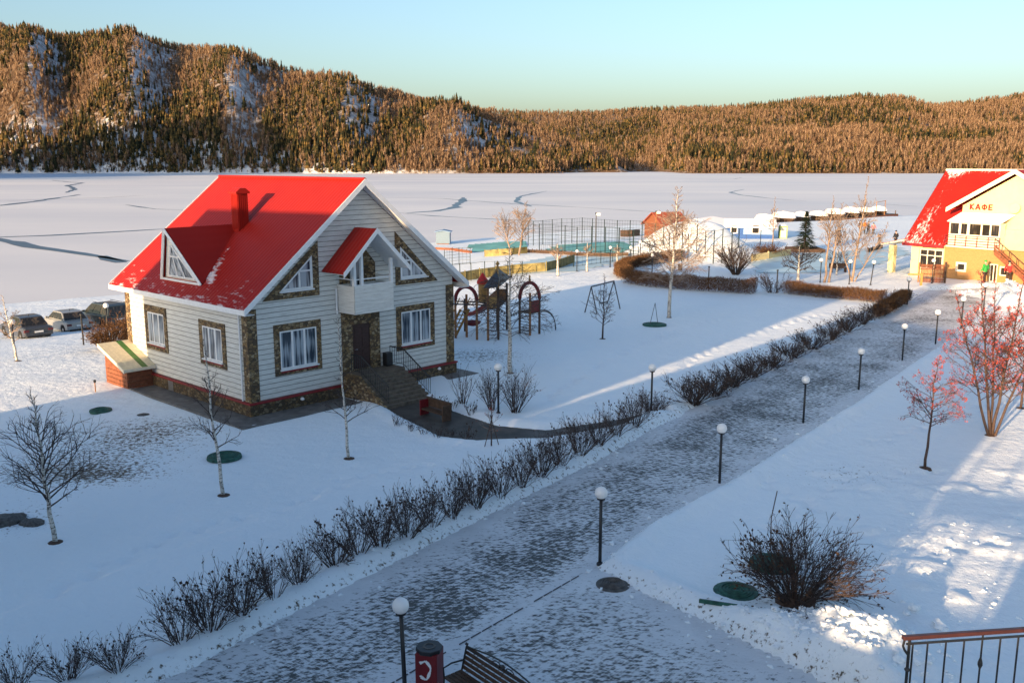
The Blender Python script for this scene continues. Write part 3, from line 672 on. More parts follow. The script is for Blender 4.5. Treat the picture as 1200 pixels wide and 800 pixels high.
win_tri((8.62, 5.30), (11.5, 5.30), (8.62, 8.05), (8.93, 5.62), (10.75, 5.62), (8.93, 7.28))
# stone door bay, door
m = MB(); m.bb((5.12, -.08, zp), (5.76, 0, 4.3)); m.bb((6.84, -.08, zp), (7.48, 0, 4.3)); m.bb((5.76, -.08, 3.62), (6.84, 0, 4.3)); m.bb((5.76, -.08, zp), (6.84, 0, 1.36)); m.build('door_surround', M['stone'], hse)
m = MB(); m.bb((5.76, -.05, 1.36), (6.84, -.005, 3.62))
for z0, z1 in ((1.55, 2.3), (2.45, 3.45)):
    for x0, x1 in ((5.9, 6.26), (6.36, 6.72)): m.bb((x0, -.065, z0), (x1, -.04, z1))
dr = m.build('door', M['dkdoor'], hse, bevel=.008)
MB().tube([(5.88, -.06, 2.36), (5.88, -.12, 2.36), (6.02, -.12, 2.36)], .016, 6).build('handle', M['rim'], dr)
# entrance stair
m = MB(); m.bb((5.25, -1.25, -.3), (8.1, -.16, 1.3)); n = 8
for k in range(n): m.bb((5.25, -1.25 - (k + 1) * .25, -.3), (8.1, -1.25 - k * .25, 1.3 - (k + 1) * 1.3 / (n + 1)))
m.build('stairs', M['steps'], hse, bevel=.015)
MB().prism([(.0 - .16, -.4), (-.16, 1.32), (-1.25, 1.32), (-3.3, .12), (-3.3, -.4)], 5.08, 5.24, 0).build('stair_wall', M['stone'], hse)
def railing(x, path_, mb):
    top = [Vector((x, j, z)) for j, z in path_]; mb.tube([p + Vector((0, 0, .95)) for p in top], .036, 6); mb.tube([p + Vector((0, 0, .16)) for p in top], .014, 5)
    for a, b in zip(top[:-1], top[1:]):
        L = (b - a).length; k = max(1, int(L / .15))
        for i in range(k + 1):
            p = a.lerp(b, i / k); mb.tube([p + Vector((0, 0, .02 if i % 8 == 0 else .16)), p + Vector((0, 0, .95))], .025 if i % 8 == 0 else .016, 4)
for x in (5.35, 8.0):
    m = MB(); railing(x, [(-.2 if x > 6 else -.45, 1.3), (-1.25, 1.3), (-3.25, .12)], m); m.build('stair_railing', M['black'], hse)
# balcony with its own little gable
m = MB(); bi0, bi1, bj = 4.98, 7.36, -1.35
z = 4.36
while z < 5.66:
    z1 = min(z + .2, 5.7)
    for (p, q) in (((bi0, 0), (bi0, bj)), ((bi0, bj), (bi1, bj)), ((bi1, bj), (bi1, 0))):
        d = Vector((q[0] - p[0], q[1] - p[1], 0)).normalized(); nrm = Vector((d.y, -d.x, 0)); nrm = nrm if nrm.dot(Vector(((p[0] + q[0]) / 2 - 6.17, (p[1] + q[1]) / 2, 0))) > 0 else -nrm
        P = Vector((*p, 0)); Q = Vector((*q, 0)); o1 = nrm * .03; o2 = nrm * .006
        m.add([P + o1 + Vector((0, 0, z)), Q + o1 + Vector((0, 0, z)), Q + o2 + Vector((0, 0, z1)), P + o2 + Vector((0, 0, z1))], [(0, 1, 2, 3)])
    z += .2
m.bb((bi0 + .005, bj + .005, 4.34), (bi1 - .005, -.035, 4.5)); m.bb((bi0 + .004, bj + .06, 4.5), (bi0 + .06, -.035, 5.68)); m.bb((bi1 - .06, bj + .06, 4.5), (bi1 - .004, -.035, 5.68)); m.bb((bi0 + .004, bj + .004, 4.5), (bi1 - .004, bj + .06, 5.68))
bal = m.build('balcony', M['siding'], hse)
m = MB()
for i in (bi0 + .07, bi0 + .5, bi1 - .07): m.bb((i - .07, bj + .0, 5.69), (i + .07, bj + .14, 7.45 if i > bi0 + .3 and i < bi1 - .3 else 6.9))
m.bb((bi0, bj + .03, 5.69), (bi1, bj + .11, 5.75)); m.bb((bi0, bj + .05, 5.98), (bi1, bj + .09, 6.03)); m.bb((bi0 - .0, bj + .1, 5.98), (bi0 + .04, -.04, 6.03)); m.bb((bi1 - .04, bj + .1, 5.98), (bi1, -.04, 6.03))
m.build('balcony_post', M['white'], bal)
m = MB(); m.bb((5.1, -.06, 5.7), (7.3, -.032, 6.6)); m.prism([(5.1, 6.6), (7.3, 6.6), (6.2, 7.9)], -.06, -.032, 1); m.build('balcony_back', M['stone'], bal)
m = MB(); m.bb((5.72, -.12, 5.2), (6.5, -.065, 7.1)); fr = m.build('balcony_door', M['white'], bal); MB().bb((5.84, -.135, 5.4), (6.38, -.10, 6.98)).build('pane', M['glass'], fr)
ap = (6.17, 8.34); e0, e1 = 4.12, 8.22; ez = 6.36; jf = bj - .35
for (p, q) in (((e0, ez), ap), (ap, (e1, ez))):
    m = MB(); m.slab([(p[0], jf, p[1]), (q[0], jf, q[1]), (q[0], -.03, q[1]), (p[0], -.03, p[1])], .07); rr = m.build('balcony_roof', M['roof'], bal); snowattr(rr, lambda c: .02)
    m = MB(); m.prism([(p[0], p[1] + .085), (q[0], q[1] + .085), (q[0], q[1] - .17), (p[0], p[1] - .17)], jf - .035, jf - .002, 1)
    m.prism([(p[0], p[1] + .085), (q[0], q[1] + .085), (q[0], q[1] + .02), (p[0], p[1] + .02)], -.10, -.032, 1); m.build('balcony_bargeboard', M['white'], bal)
    m = MB(); m.slab([(p[0], jf, p[1] - .01), (q[0], jf, q[1] - .01), (q[0], -.03, q[1] - .01), (p[0], -.03, p[1] - .01)], -.03); m.build('balcony_soffit', M['white'], bal)
# downpipe by the balcony
MB().tube([(4.85, -.1, 5.5), (4.85, -.1, 4.5), (4.78, -.22, 4.3)], .045, 8).build('downpipe', M['white'], hse)
MB().tube([(-.1, .55, 4.95), (-.1, .55, .75)], .04, 8).build('downpipe', M['white'], hse)
# dormer: a leaning triangular window under two red planes
A_ = Vector((-.45, 6.2, 8.33)); B1 = Vector((.24, 8.15, rz_(.24) + .0)); B0 = Vector((.24, 4.25, rz_(.24))); Rg = Vector((Wd / 2 - (zr - 8.36) / RS + .15, 6.2, 8.36))
m = MB(); m.slab([B0, Rg, A_], .07); m.slab([A_, Rg, B1], .07); dm = m.build('dormer', M['roof'], hse); snowattr(dm, lambda c: .0)
off = Vector((.10, 0, 0)); m = MB(); a2, b1, b0 = A_ + off - Vector((0, 0, .12)), B1 + off, B0 + off
m.slab([a2, b0 + Vector((0, .1, .0)), b1 - Vector((0, .1, 0))], .05); fr = m.build('dormer_front', M['siding'], dm)
def tri_pt(s, t): base = b0.lerp(b1, s); return base.lerp(a2, t)
m = MB(); nf = (b1 - b0).cross(a2 - b0).normalized(); nf = nf if nf.x < 0 else -nf
o = nf * .05
def strip(p, q, w): m.tube([p + o, q + o], w, 4)
strip(A_ + nf * .02, B0 + nf * .02, .085); strip(A_ + nf * .02, B1 + nf * .02, .085); strip(B0, B1, .07)
m.build('dormer_trim', M['white'], dm)
m = MB()
q0, q1, q2, q3, qt = tri_pt(.20, .10), tri_pt(.82, .10), tri_pt(.66, .46), tri_pt(.36, .46), tri_pt(.5, .70)
for p, q in ((tri_pt(.14, .08), tri_pt(.86, .08)), (tri_pt(.14, .08), tri_pt(.5, .74)), (tri_pt(.86, .08), tri_pt(.5, .74)), (tri_pt(.40, .09), tri_pt(.40, .5)), (tri_pt(.60, .09), tri_pt(.60, .5)), (tri_pt(.22, .5), tri_pt(.78, .5))): m.tube([p + o, q + o], .045, 4)
fw = m.build('window', M['white'], dm); 
mm = MB(); mm.slab([tri_pt(.14, .08) + nf * .03, tri_pt(.86, .08) + nf * .03, tri_pt(.5, .74) + nf * .03], .015); mm.build('pane', M['curtain'], fw)
# chimney
cz = 8.2; m = MB(); m.bb((3.05, 5.42, cz - .5), (3.65, 6.02, cz + 1.75))
for k in range(5):
    for (x, y) in ((3.04, 5.5 + k * .11), (3.66, 5.5 + k * .11)): m.bb((x - .015, y - .02, cz), (x + .015, y + .02, cz + 1.7))
    for y in (5.41, 6.03): m.bb((3.12 + k * .11 - .02, y - .015, cz), (3.12 + k * .11 + .02, y + .015, cz + 1.7))
ch = m.build('chimney', M['roof'], hse); snowattr(ch, lambda c: 0)
m = MB(); m.bb((2.96, 5.33, cz + 1.75), (3.74, 6.11, cz + 1.83)); m.prism([(2.96, cz + 1.83), (3.74, cz + 1.83), (3.5, cz + 2.02), (3.2, cz + 2.02)], 5.33, 6.11, 1); cp = m.build('chimney_cap', M['roof'], ch); snowattr(cp, lambda c: 0)
# wall lamps, vent, meter
m = MB(); m.lathe((11.4, -.2, .45), [(.02, 0), (.09, .03), (.10, .09), (.05, .15)], 10); m.lathe((2.6, -.2, .40), [(.02, 0), (.09, .03), (.10, .09), (.05, .15)], 10); m.build('wall_lamp', M['globe'], hse)
MB().bb((7.5, -.55, 1.31), (7.9, -.2, 2.0)).build('ash_urn', M['black'], hse, bevel=.03)
MB().bb((-.165, 7.05, .12), (-.155, 7.55, .62)).build('vent', M['rim'], hse)
MB().bb((12.66, -.02, 3.9), (12.74, .25, 4.3)).build('meter_box', M['white'], hse, bevel=.01)
# concrete apron around the house
ap_ = [Vector((*p, 0)) for p in ((-1.35, 9.1), (-1.35, -1.7), (4.9, -1.7), (4.9, -.17), (-.17, -.17), (-.17, 9.1))]
m = MB(); m.prism([(-1.35, -1.55), (5.0, -1.55), (5.0, -.16), (-.16, -.16), (-.16, 9.1), (-1.35, 9.1)], -.3, .115, 2); m.prism([(8.15, -1.2), (13.4, -1.2), (13.4, 5), (12.76, 5), (12.76, -.16), (8.15, -.16)], -.3, .11, 2)
apo = struct(m.build('house_apron', M['concrete'])); apo.location = (hx0, hy0, 0); apo.rotation_euler = (0, 0, HRZ)
m = MB(); m.bb((-1.52, -1.72, -.3), (-1.352, 9.1, .17)); m.bb((-1.351, -1.72, -.3), (5.0, -1.552, .17)); apk = m.build('apron_kerb', M['concrete'], apo); apk['kind'] = 'structure'

# cellar porch leaning on the left wall
sh = thing('cellar_entrance', (hx0, hy0, 0), HRZ, 'small timber cellar entrance with a sloping striped sheet roof against the house wall', 'cellar entrance')
m = MB()
for k in range(9):
    z0 = -.2 + k * .22; zt = lambda j: 1.18 + (j - 9.2) * .34
    if z0 + .2 < 1.3:
        m.bb((-1.5, 9.22, z0), (-1.44, 11.7, z0 + .2)); m.bb((-1.44, 9.2, z0), (-.17, 9.26, z0 + .2)); m.bb((-1.44, 11.66, z0), (-.17, 11.72, z0 + .2))
m.prism([(9.25, 1.05), (11.7, 1.05), (11.7, 2.0), (9.25, 1.2)], -1.49, -1.45, 0)
m.build('plank_wall', M['redwood'], sh)
for k in range(10):
    i0 = -1.72 + k * .158; mm = MB(); mm.prism([(9.0, 1.12), (11.9, 2.10), (11.9, 2.15), (9.0, 1.17)], i0, i0 + .156 if k < 9 else -.05, 0)
    mm.build('roof_sheet', M['stripe_green'] if k in (6, 7) else M['stripe_cream'], sh)
m = MB(); m.bb((-1.74, 8.98, 1.02), (-.05, 9.0, 1.17)); m.prism([(8.98, .98), (11.92, 1.98), (11.92, 2.16), (8.98, 1.16)], -1.76, -1.725, 0); m.build('edge_board', M['fascia'], sh)
m = MB(); m.bb((-1.6, 9.0, -.3), (-.17, 11.9, .02)); m.build('base', M['concrete'], sh)

# ------------------------------------------------------------------ cafe
CX, CY = 43.646, 94.21
cf_ = thing('cafe_building', (CX, CY, tz(CX, CY) - .1), R(-56), 'cream and orange cafe with a steep red roof, glazed balcony and outside stair', 'cafe')
m = MB(); m.bb((-.3, .06, -.6), (12.3, 1.0, 3.3)); m.build('brick_wall', M['brick'], cf_)
m = MB(); m.bb((-4.3, 1.001, -.6), (12.3, 12, 3.35)); m.bb((-3.3, .1, -.6), (-.31, 1.0, .84)); m.bb((-3.3, .1, 2.86), (-.31, 1.0, 3.6)); m.bb((-3.9, .02, -.6), (-3.05, 1.0, 3.55)); m.bb((-.46, .1, .84), (-.31, 1.0, 2.86)); m.bb((-3.0, .5, .84), (-.5, .6, 2.86))
m.prism([(-.65 + 1.2, 5.2), (11.0, 5.2), (11.0, 7.6), (5.8, 10.4), (.55, 7.35)], 1.2, 5, 1); m.bb((.3, 1.0, 3.35), (11.3, 6, 5.25)); m.build('wall', M['cream'], cf_)
# main roof
def cy2z(y): return 3.72 + (y) * (10.75 - 3.72) / 6.5
m = MB(); n, k = 30, 26
for a in range(n):
    for b in range(k):
        P = []
        for da, db in ((0, 0), (1, 0), (1, 1), (0, 1)):
            x = -4.75 + 17.5 * (a + da) / n; y = -.35 + 6.85 * (b + db) / k; P.append((x, y, cy2z(y)))
        if P[0][0] > -.2 and P[2][2] < 10.75 - abs(P[0][0] - 5.85) * .578: continue
        m.add(P, [(0, 1, 2, 3)])
m.add([(-4.75, -.35, cy2z(-.35) - .12), (-.25, -.35, cy2z(-.35) - .12), (-.25, 6.5, cy2z(6.5) - .12), (-4.75, 6.5, cy2z(6.5) - .12)], [(3, 2, 1, 0)])
m.add([(-4.75, -.35, cy2z(-.35) - .12), (-4.75, 6.5, cy2z(6.5) - .12), (-4.75, 6.5, cy2z(6.5)), (-4.75, -.35, cy2z(-.35))], [(0, 1, 2, 3)])
m.add([(-4.75, -.35, cy2z(-.35) - .12), (-4.75, -.35, cy2z(-.35)), (-.25, -.35, cy2z(-.35)), (-.25, -.35, cy2z(-.35) - .12)], [(0, 1, 2, 3)])
crf = m.build('roof', M['roof'], cf_)
snowattr(crf, lambda c: min(1, .55 * math.exp(-((c.x + 3.6) / 1.0) ** 2) * (.75 + .25 * math.sin(c.z * 1.3)) + .42 * max(0, 1 - (c.z - 3.5) / 2.4) + .5 * max(0, (c.z - 9.9) / .9) + .12))
m = MB(); m.slab([(-4.75, 6.5, 10.7), (12.75, 6.5, 10.7), (12.75, 13.2, 3.5), (-4.75, 13.2, 3.5)], .1); m.build('roof', M['roof'], cf_)
MB().tube([(-4.8, 6.5, 10.78), (12.75, 6.5, 10.78)], .12, 8).build('ridge_cap', M['fascia'], cf_)
m = MB(); m.prism([(-.40, cy2z(-.40) - .16), (6.5, 10.60), (6.5, 10.80), (-.40, cy2z(-.40) + .04)], -4.80, -4.755, 0); m.bb((-4.76, -.39, 3.1), (-.2, -.355, 3.4)); m.build('fascia', M['red_trim'], cf_)
m = MB(); m.prism([(.12, 3.4), (11.9, 3.4), (6.4, 10.4)], -4.3, -4.25, 0); m.build('gable_wall', M['cream'], cf_)
# cross gable over the front
gz = lambda x: 10.82 - abs(x - 5.85) * .578
for x0, x1 in ((-.75, 5.85), (5.85, 12.45)):
    m = MB(); m.slab([(x0, .45, gz(x0)), (x1, .45, gz(x1)), (x1, 6.4, gz(x1)), (x0, 6.4 if x0 > 5 else 2.6, gz(x0))], .08); g_ = m.build('gable_roof', M['roof'], cf_); snowattr(g_, lambda c: .15)
    m = MB(); m.prism([(x0, gz(x0) + .12), (x1, gz(x1) + .12), (x1, gz(x1) - .32), (x0, gz(x0) - .32)], .38, .445, 1); m.build('bargeboard', M['fascia'], cf_)
    m = MB(); m.slab([(x0, .46, gz(x0) - .02), (x1, .46, gz(x1) - .02), (x1, 1.2, gz(x1) - .02), (x0, 1.2, gz(x0) - .02)], -.03); m.build('soffit', M['fascia'], cf_)
# the word over the glazed balcony, built as raised letters (K A F E in Cyrillic)
m = MB(); lx0 = 1.32; zt0 = 6.98; LH = .56
def sb(a, b, w=.105): m.bar((lx0 + a[0], 1.13, zt0 + a[1]), (lx0 + b[0], 1.13, zt0 + b[1]), .1, w)
sb((.06, 0), (.06, LH)); sb((.08, LH * .5), (.40, LH)); sb((.08, LH * .5), (.42, 0))
lx0 += .60; sb((.0, 0), (.22, LH)); sb((.44, 0), (.22, LH)); sb((.10, LH * .3), (.34, LH * .3))
lx0 += .62; sb((.26, 0), (.26, LH)); q = [(.26 + .24 * math.cos(w), LH * .5 + .19 * math.sin(w)) for w in np.linspace(0, 6.283, 15)]
for a, b in zip(q[:-1], q[1:]): sb(a, b, .09)
lx0 += .68; sb((.05, 0), (.05, LH)); sb((.05, LH - .05), (.38, LH - .05)); sb((.05, LH * .5), (.34, LH * .5)); sb((.05, .05), (.38, .05))
m.build('sign_lettering', M['letter'], cf_)
MB().lathe((.9, 1.14, 7.35), [(.05, 0), (.05, .06)], 8).build('wall_spotlight', M['black'], cf_)
# glazed balcony
m = MB(); m.bb((-.3, -.10, 3.28), (5.35, 1.0, 3.42)); m.bb((.0, .02, 3.42), (5.2, 1.0, 4.6)); m.bb((.0, .04, 5.64), (5.2, 1.0, 5.80)); 
xs_ = [0.0, .12, .98, 1.18, 1.30, 1.95, 2.12, 2.22, 3.32, 3.44, 4.20, 4.32, 5.06, 5.2]
for a, b in ((0, .12), (1.0, 1.24), (1.86, 2.12), (3.24, 3.40), (4.14, 4.30), (5.06, 5.2)): m.bb((a, .04, 4.6), (b, .9, 5.64))
bg_ = m.build('glazed_balcony', M['fascia'], cf_)
for a, b in ((.12, 1.0), (1.24, 1.86), (2.12, 3.24), (3.40, 4.14), (4.30, 5.06)): MB().bb((a, .10, 4.6), (b, .14, 5.64)).build('pane', M['dark_glass'], bg_)
m = MB(); m.slab([(-.1, -.25, 5.78), (5.3, -.25, 5.78), (5.9, 1.18, 6.62), (.5, 1.18, 6.62)], .08); m.build('canopy', M['purewhite'], bg_)
m = MB()
for z in (3.5, 3.75, 4.0, 4.25, 4.45): m.bar((-.3, -.13, z), (5.3, -.13, z), .055)
for k in range(6): m.bar((-.3 + k * 1.12, -.13, 3.42), (-.3 + k * 1.12, -.13, 4.47), .05)
m.build('balcony_railing', M['red_trim'], bg_)
# ground floor window, small window, door
def cwin(x0, x1, z0, z1, y, nv_, hb, parent=cf_, gl='dark_glass', w=.09):
    m = MB(); m.bb((x0, y, z0), (x0 + w, y + .1, z1)); m.bb((x1 - w, y, z0), (x1, y + .1, z1)); m.bb((x0 + w, y, z1 - w), (x1 - w, y + .1, z1)); m.bb((x0 + w, y, z0), (x1 - w, y + .1, z0 + w))
    for k in range(1, nv_): c = x0 + (x1 - x0) * k / nv_; m.bb((c - w / 2, y + .002, z0 + w), (c + w / 2, y + .098, z1 - w))
    if hb: m.bb((x0 + w, y + .004, hb - w / 2), (x1 - w, y + .096, hb + w / 2))
    f = m.build('window', M['fascia'], parent); MB().bb((x0 + w * .9, y + .05, z0 + w * .9), (x1 - w * .9, y + .07, z1 - w * .9)).build('pane', M[gl], f)
cwin(-3.02, -.47, .86, 2.84, .12, 3, 2.22); cwin(1.05, 2.15, .9, 1.85, .0, 1, None, w=.2); cwin(4.55, 5.3, .2, 1.95, .0, 2, None); cwin(5.5, 6.4, .9, 1.8, .0, 1, None, w=.12)
MB().bb((-2.7, .0, 3.0), (-1.2, .09, 3.14)).build('sign_board', M['redwood'], cf_)
# porch: canopy, pillars, floor
m = MB(); m.slab([(-7.3, -.3, 2.92), (-4.6, -.3, 3.55), (-4.6, 6, 3.55), (-7.3, 6, 2.92)], .18); m.build('porch_roof', M['fascia'], cf_)
m = MB(); m.slab([(-7.32, -.32, 3.10), (-4.58, -.32, 3.75), (-4.58, 6.02, 3.75), (-7.32, 6.02, 3.10)], .03); m.build('porch_roof_sheet', M['roof'], cf_)
for x, y in ((-6.1, 0), (-6.3, 5.5)): MB().bb((x - .3, y - .25, -.8), (x + .3, y + .3, 3.0)).build('porch_pillar', M['cream'], cf_)
m = MB(); m.bb((-8.2, -2.0, -.8), (-3.92, 6.2, .05)); m.build('porch_floor', M['dkwood'], cf_)
# stair to the right
m = MB()
for k in range(14): m.bb((5.36 + k * .26, -.9, 3.25 - (k + 1) * .19), (5.36 + (k + 1) * .26, .04, 3.31 - (k + 1) * .19))
for y in (-.93, .0): m.prism([(5.3, 3.35), (5.3, 2.95), (9.1, .15), (9.1, .55)], y, y + .06, 1)
for z in (.45, .75): m.bar((5.3, -.93, 3.3 + z - .25), (9.1, -.93, .4 + z - .25), .07, .14)
m.build('outside_stair', M['redwood'], cf_)
m = MB(); m.bar((5.3, -.93, 4.45), (9.1, -.93, 1.6), .05)
for k in range(6): m.bar((5.3 + k * .75, -.93, 3.2 - k * .56), (5.3 + k * .75, -.93, 4.45 - k * .56), .05)
m.build('stair_railing', M['black'], cf_)
m = MB(); m.lathe((5.75, 1.05, 7.3), [(.1, 0), (.42, .05), (.50, .12), (.48, .15)], 20); dsh_ = m.build('satellite_dish', M['cream'], cf_); dsh_.data.transform(Matrix.Translation((5.95, .95, 7.25)) @ Matrix.Rotation(R(78), 4, 'X') @ Matrix.Translation((-5.75, -1.05, -7.3)))
# ------------------------------------------------------------------ plants
def rv(r, s=1): return Vector((r.gauss(0, s), r.gauss(0, s), r.gauss(0, s)))
MINR = [.0045]
def branch(mb, r, p, d, L, rad, lev, kids, droop=0., n=3, tips=None, sp=.75):
    k = 4 if lev > 0 else 3; P = [p]; q = p.copy(); dd = d.normalized()
    for i in range(k):
        dd = (dd + rv(r, .10) + Vector((0, 0, -droop * (i + 1) / k))).normalized(); q = q + dd * (L / k); P.append(q.copy())
    mb.tube(P, [max(rad * (1 - .72 * i / k), MINR[0] * .7) for i in range(k + 1)], n, cap=False)
    if tips is not None and lev == 0: tips.append((P[-1], dd)); tips.append((P[-2], dd))
    if lev > 0:
        for c in range(kids[0]):
            t = .25 + .75 * (c + r.random()) / kids[0]; s = t * k; i = min(int(s), k - 1); bp = P[i].lerp(P[i + 1], s - i)
            ax = rv(r).cross(dd).normalized(); nd = (dd + ax * sp * (.6 + .6 * r.random()) + Vector((0, 0, .12 - droop * .5))).normalized()
            branch(mb, r, bp, nd, L * (.62 - .30 * t) * (.7 + .6 * r.random()), max(rad * .5, MINR[0]), lev - 1, kids[1:] if len(kids) > 1 else kids, droop, 3, tips, sp)
def tree(name, label, cat, p, h, seed, crown0=.3, width=1.6, tr=.06, lean=(0, 0), nb=34, kids=(5, 3), up=.9, droop=0., bark='bark', twig='twig', stems=None, group=None, shape=None, twr=.5, soil=True, leaves=None):
    MINR[0] = max(.0045, p[1] * .00019); r = random.Random(seed); p = Vector(p); t = thing(name, p, 0, label, cat, group); tm = MB(); cm = MB(); tips = []
    stems = stems or [(0, 0, lean[0], lean[1], 1.)]
    for (ox, oy, lx_, ly_, hs) in stems:
        H_ = h * hs; k = 9; P = []
        for i in range(k + 1):
            f = i / k; P.append(Vector((ox + lx_ * f + r.gauss(0, .012) * H_ * .4 * (f > 0), oy + ly_ * f + r.gauss(0, .012) * H_ * .4 * (f > 0), -.15 + (H_ + .15) * f)))
        tm.tube(P, [tr * hs * (1.25 - 1.12 * i / k) + .004 for i in range(k + 1)], 7)
        n = max(6, int(nb * hs))
        for b in range(n):
            f = crown0 + (1 - crown0) * (b + r.random() * .8) / n; s = min(f, .995) * k; i = int(s); bp = P[i].lerp(P[i + 1], s - i); g = (f - crown0) / (1 - crown0)
            sh = shape(g) if shape else (math.sin(min(1, g * 1.15 + .22) * math.pi) ** .7 * .85 + .15)
            a = b * 2.4 + r.random() * .9; L = width * sh * (.65 + .5 * r.random())
            d = Vector((math.cos(a), math.sin(a), up * (.7 + .6 * g) * (.8 + .4 * r.random())))
            branch(cm, r, bp, d, L, tr * hs * twr * (1 - .6 * g), 2 if L > .5 else 1, kids, droop, 3, tips)
    tm.build('trunk', M[bark], t, True); cm.build('branches', M[twig], t)
    if soil: MB().lathe((0, 0, -.06), [(.27, 0), (.22, .065), (.10, .10)], 9).build('bare_soil', M['dkwood'], t)
    if leaves:
        mat, cnt, sz, sel = leaves; lm = MB()
        for (q, d) in tips:
            if sel and not sel(q, r): continue
            for c in range(cnt):
                o = q + rv(r, sz * 1.1); a = rv(r).normalized(); b = a.cross(rv(r)).normalized(); s = sz * (.5 + .7 * r.random())
                lm.add([o - a * s, o + b * s * .7, o + a * s, o - b * s * .7], [(0, 1, 2, 3)])
        lm.build('berries' if mat == 'rleaf' else 'leaves', M[mat], t)
    return t
BL = 'birch'
def top(p, v): return zpx(p, v)
p = gnd(65, 635); tree('birch_tree', 'bare young birch with a wide round crown, alone at the left of the lawn', BL, p, top(p, 460), 11, .26, 1.75, .062, (-.3, 0), 46, (5, 3), 1.0)
p = gnd(262, 580); tree('birch_tree', 'slender white stemmed birch in front of the house corner beside the green well cover', BL, p, top(p, 398), 12, .32, .95, .055, (-.45, .1), 30, (4, 3), 1.15)
p = gnd(409, 537); tree('birch_tree', 'thin birch before the house door with its branches low on the stem', BL, p, top(p, 372), 13, .26, .95, .05, (-.3, .1), 30, (4, 3), .75, shape=lambda g: .95 * math.exp(-(g / .30) ** 2) + .30)
p = gnd(598, 437); tree('birch_tree', 'bare birch with hanging twigs and a spotted white stem in front of the play tower', BL, p, top(p, 290), 14, .30, 2.5, .11, (-.05, 0), 56, (6, 5), .55, .13, twr=.22)
p = gnd(706, 397); tree('birch_tree', 'small bare tree standing in front of the swing frame', BL, p, top(p, 322), 15, .22, 1.1, .05, (.05, 0), 34, (4, 3), 1.0, bark='twig')
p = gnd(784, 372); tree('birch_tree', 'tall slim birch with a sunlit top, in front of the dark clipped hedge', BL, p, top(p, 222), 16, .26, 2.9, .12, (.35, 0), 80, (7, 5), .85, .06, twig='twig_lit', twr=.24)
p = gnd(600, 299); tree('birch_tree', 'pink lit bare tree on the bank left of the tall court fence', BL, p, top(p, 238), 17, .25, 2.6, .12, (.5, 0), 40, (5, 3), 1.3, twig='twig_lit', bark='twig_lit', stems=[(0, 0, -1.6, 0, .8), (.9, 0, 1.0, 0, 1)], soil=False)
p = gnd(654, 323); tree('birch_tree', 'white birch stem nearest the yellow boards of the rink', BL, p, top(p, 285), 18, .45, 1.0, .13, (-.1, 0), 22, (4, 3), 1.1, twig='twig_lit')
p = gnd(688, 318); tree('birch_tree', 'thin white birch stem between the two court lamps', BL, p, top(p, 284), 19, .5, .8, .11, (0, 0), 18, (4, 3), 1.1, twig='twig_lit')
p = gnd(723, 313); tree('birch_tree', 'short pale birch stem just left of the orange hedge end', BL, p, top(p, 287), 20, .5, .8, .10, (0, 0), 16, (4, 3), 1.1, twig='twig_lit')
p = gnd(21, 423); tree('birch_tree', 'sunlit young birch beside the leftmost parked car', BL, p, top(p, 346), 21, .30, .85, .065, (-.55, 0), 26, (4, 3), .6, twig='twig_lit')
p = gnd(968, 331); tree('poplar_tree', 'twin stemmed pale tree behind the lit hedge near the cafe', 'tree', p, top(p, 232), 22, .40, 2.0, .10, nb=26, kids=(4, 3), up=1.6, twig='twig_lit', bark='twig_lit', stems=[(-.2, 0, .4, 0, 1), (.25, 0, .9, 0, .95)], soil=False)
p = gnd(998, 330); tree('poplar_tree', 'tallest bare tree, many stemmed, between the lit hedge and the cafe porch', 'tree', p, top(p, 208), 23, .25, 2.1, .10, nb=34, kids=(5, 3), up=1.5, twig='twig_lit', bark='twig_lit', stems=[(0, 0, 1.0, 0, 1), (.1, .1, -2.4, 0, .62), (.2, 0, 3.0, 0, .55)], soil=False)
p = gnd(935, 328); tree('bare_tree', 'low dark spreading tree left of the twin stemmed pale tree', 'tree', p, top(p, 288), 24, .25, 2.2, .13, nb=30, kids=(5, 4), up=.6, soil=False)
p = gnd(980, 322); tree('bare_tree', 'dark leafless bush like tree right behind the twin stemmed pale tree', 'tree', p, top(p, 292), 25, .15, 1.5, .08, nb=24, kids=(5, 3), up=1.0, soil=False)
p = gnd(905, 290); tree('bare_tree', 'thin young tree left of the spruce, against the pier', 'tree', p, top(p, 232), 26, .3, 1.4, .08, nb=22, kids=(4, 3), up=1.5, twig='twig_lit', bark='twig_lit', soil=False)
# rowans with red fruit
p = gnd(1084, 548); tree('rowan_tree', 'small single stemmed rowan covered in red berries beside the path', 'rowan', p, top(p, 420), 31, .40, 1.30, .045, (.15, 0), 34, (5, 3), .55, .06, bark='rowanbark', twig='rowanbark', leaves=('rleaf', 4, .030, lambda q, r: r.random() < .62))
p = gnd(1160, 510); tree('rowan_tree', 'large many stemmed rowan hung with red berries at the right edge', 'rowan', p, top(p, 318), 32, .24, 1.6, .055, nb=32, kids=(5, 4), up=.95, bark='rowanbark', twig='rowanbark',
    stems=[(0, 0, -1.9, .4, .88), (.08, .05, -.7, .8, .98), (.12, .05, .9, .3, 1.), (.15, -.05, 1.9, 0, .85), (.1, .1, .3, 1.4, .9)], leaves=('rleaf', 3, .036, lambda q, r: r.random() < .55))
p = gnd(1196, 478); tree('rowan_tree', 'partly cut off thin rowan behind the large many stemmed one', 'rowan', p, 3.6, 33, .35, 1.3, .05, (.1, 0), 24, (4, 3), .7, bark='rowanbark', twig='rowanbark', leaves=('rleaf', 3, .05, lambda q, r: r.random() < .6))
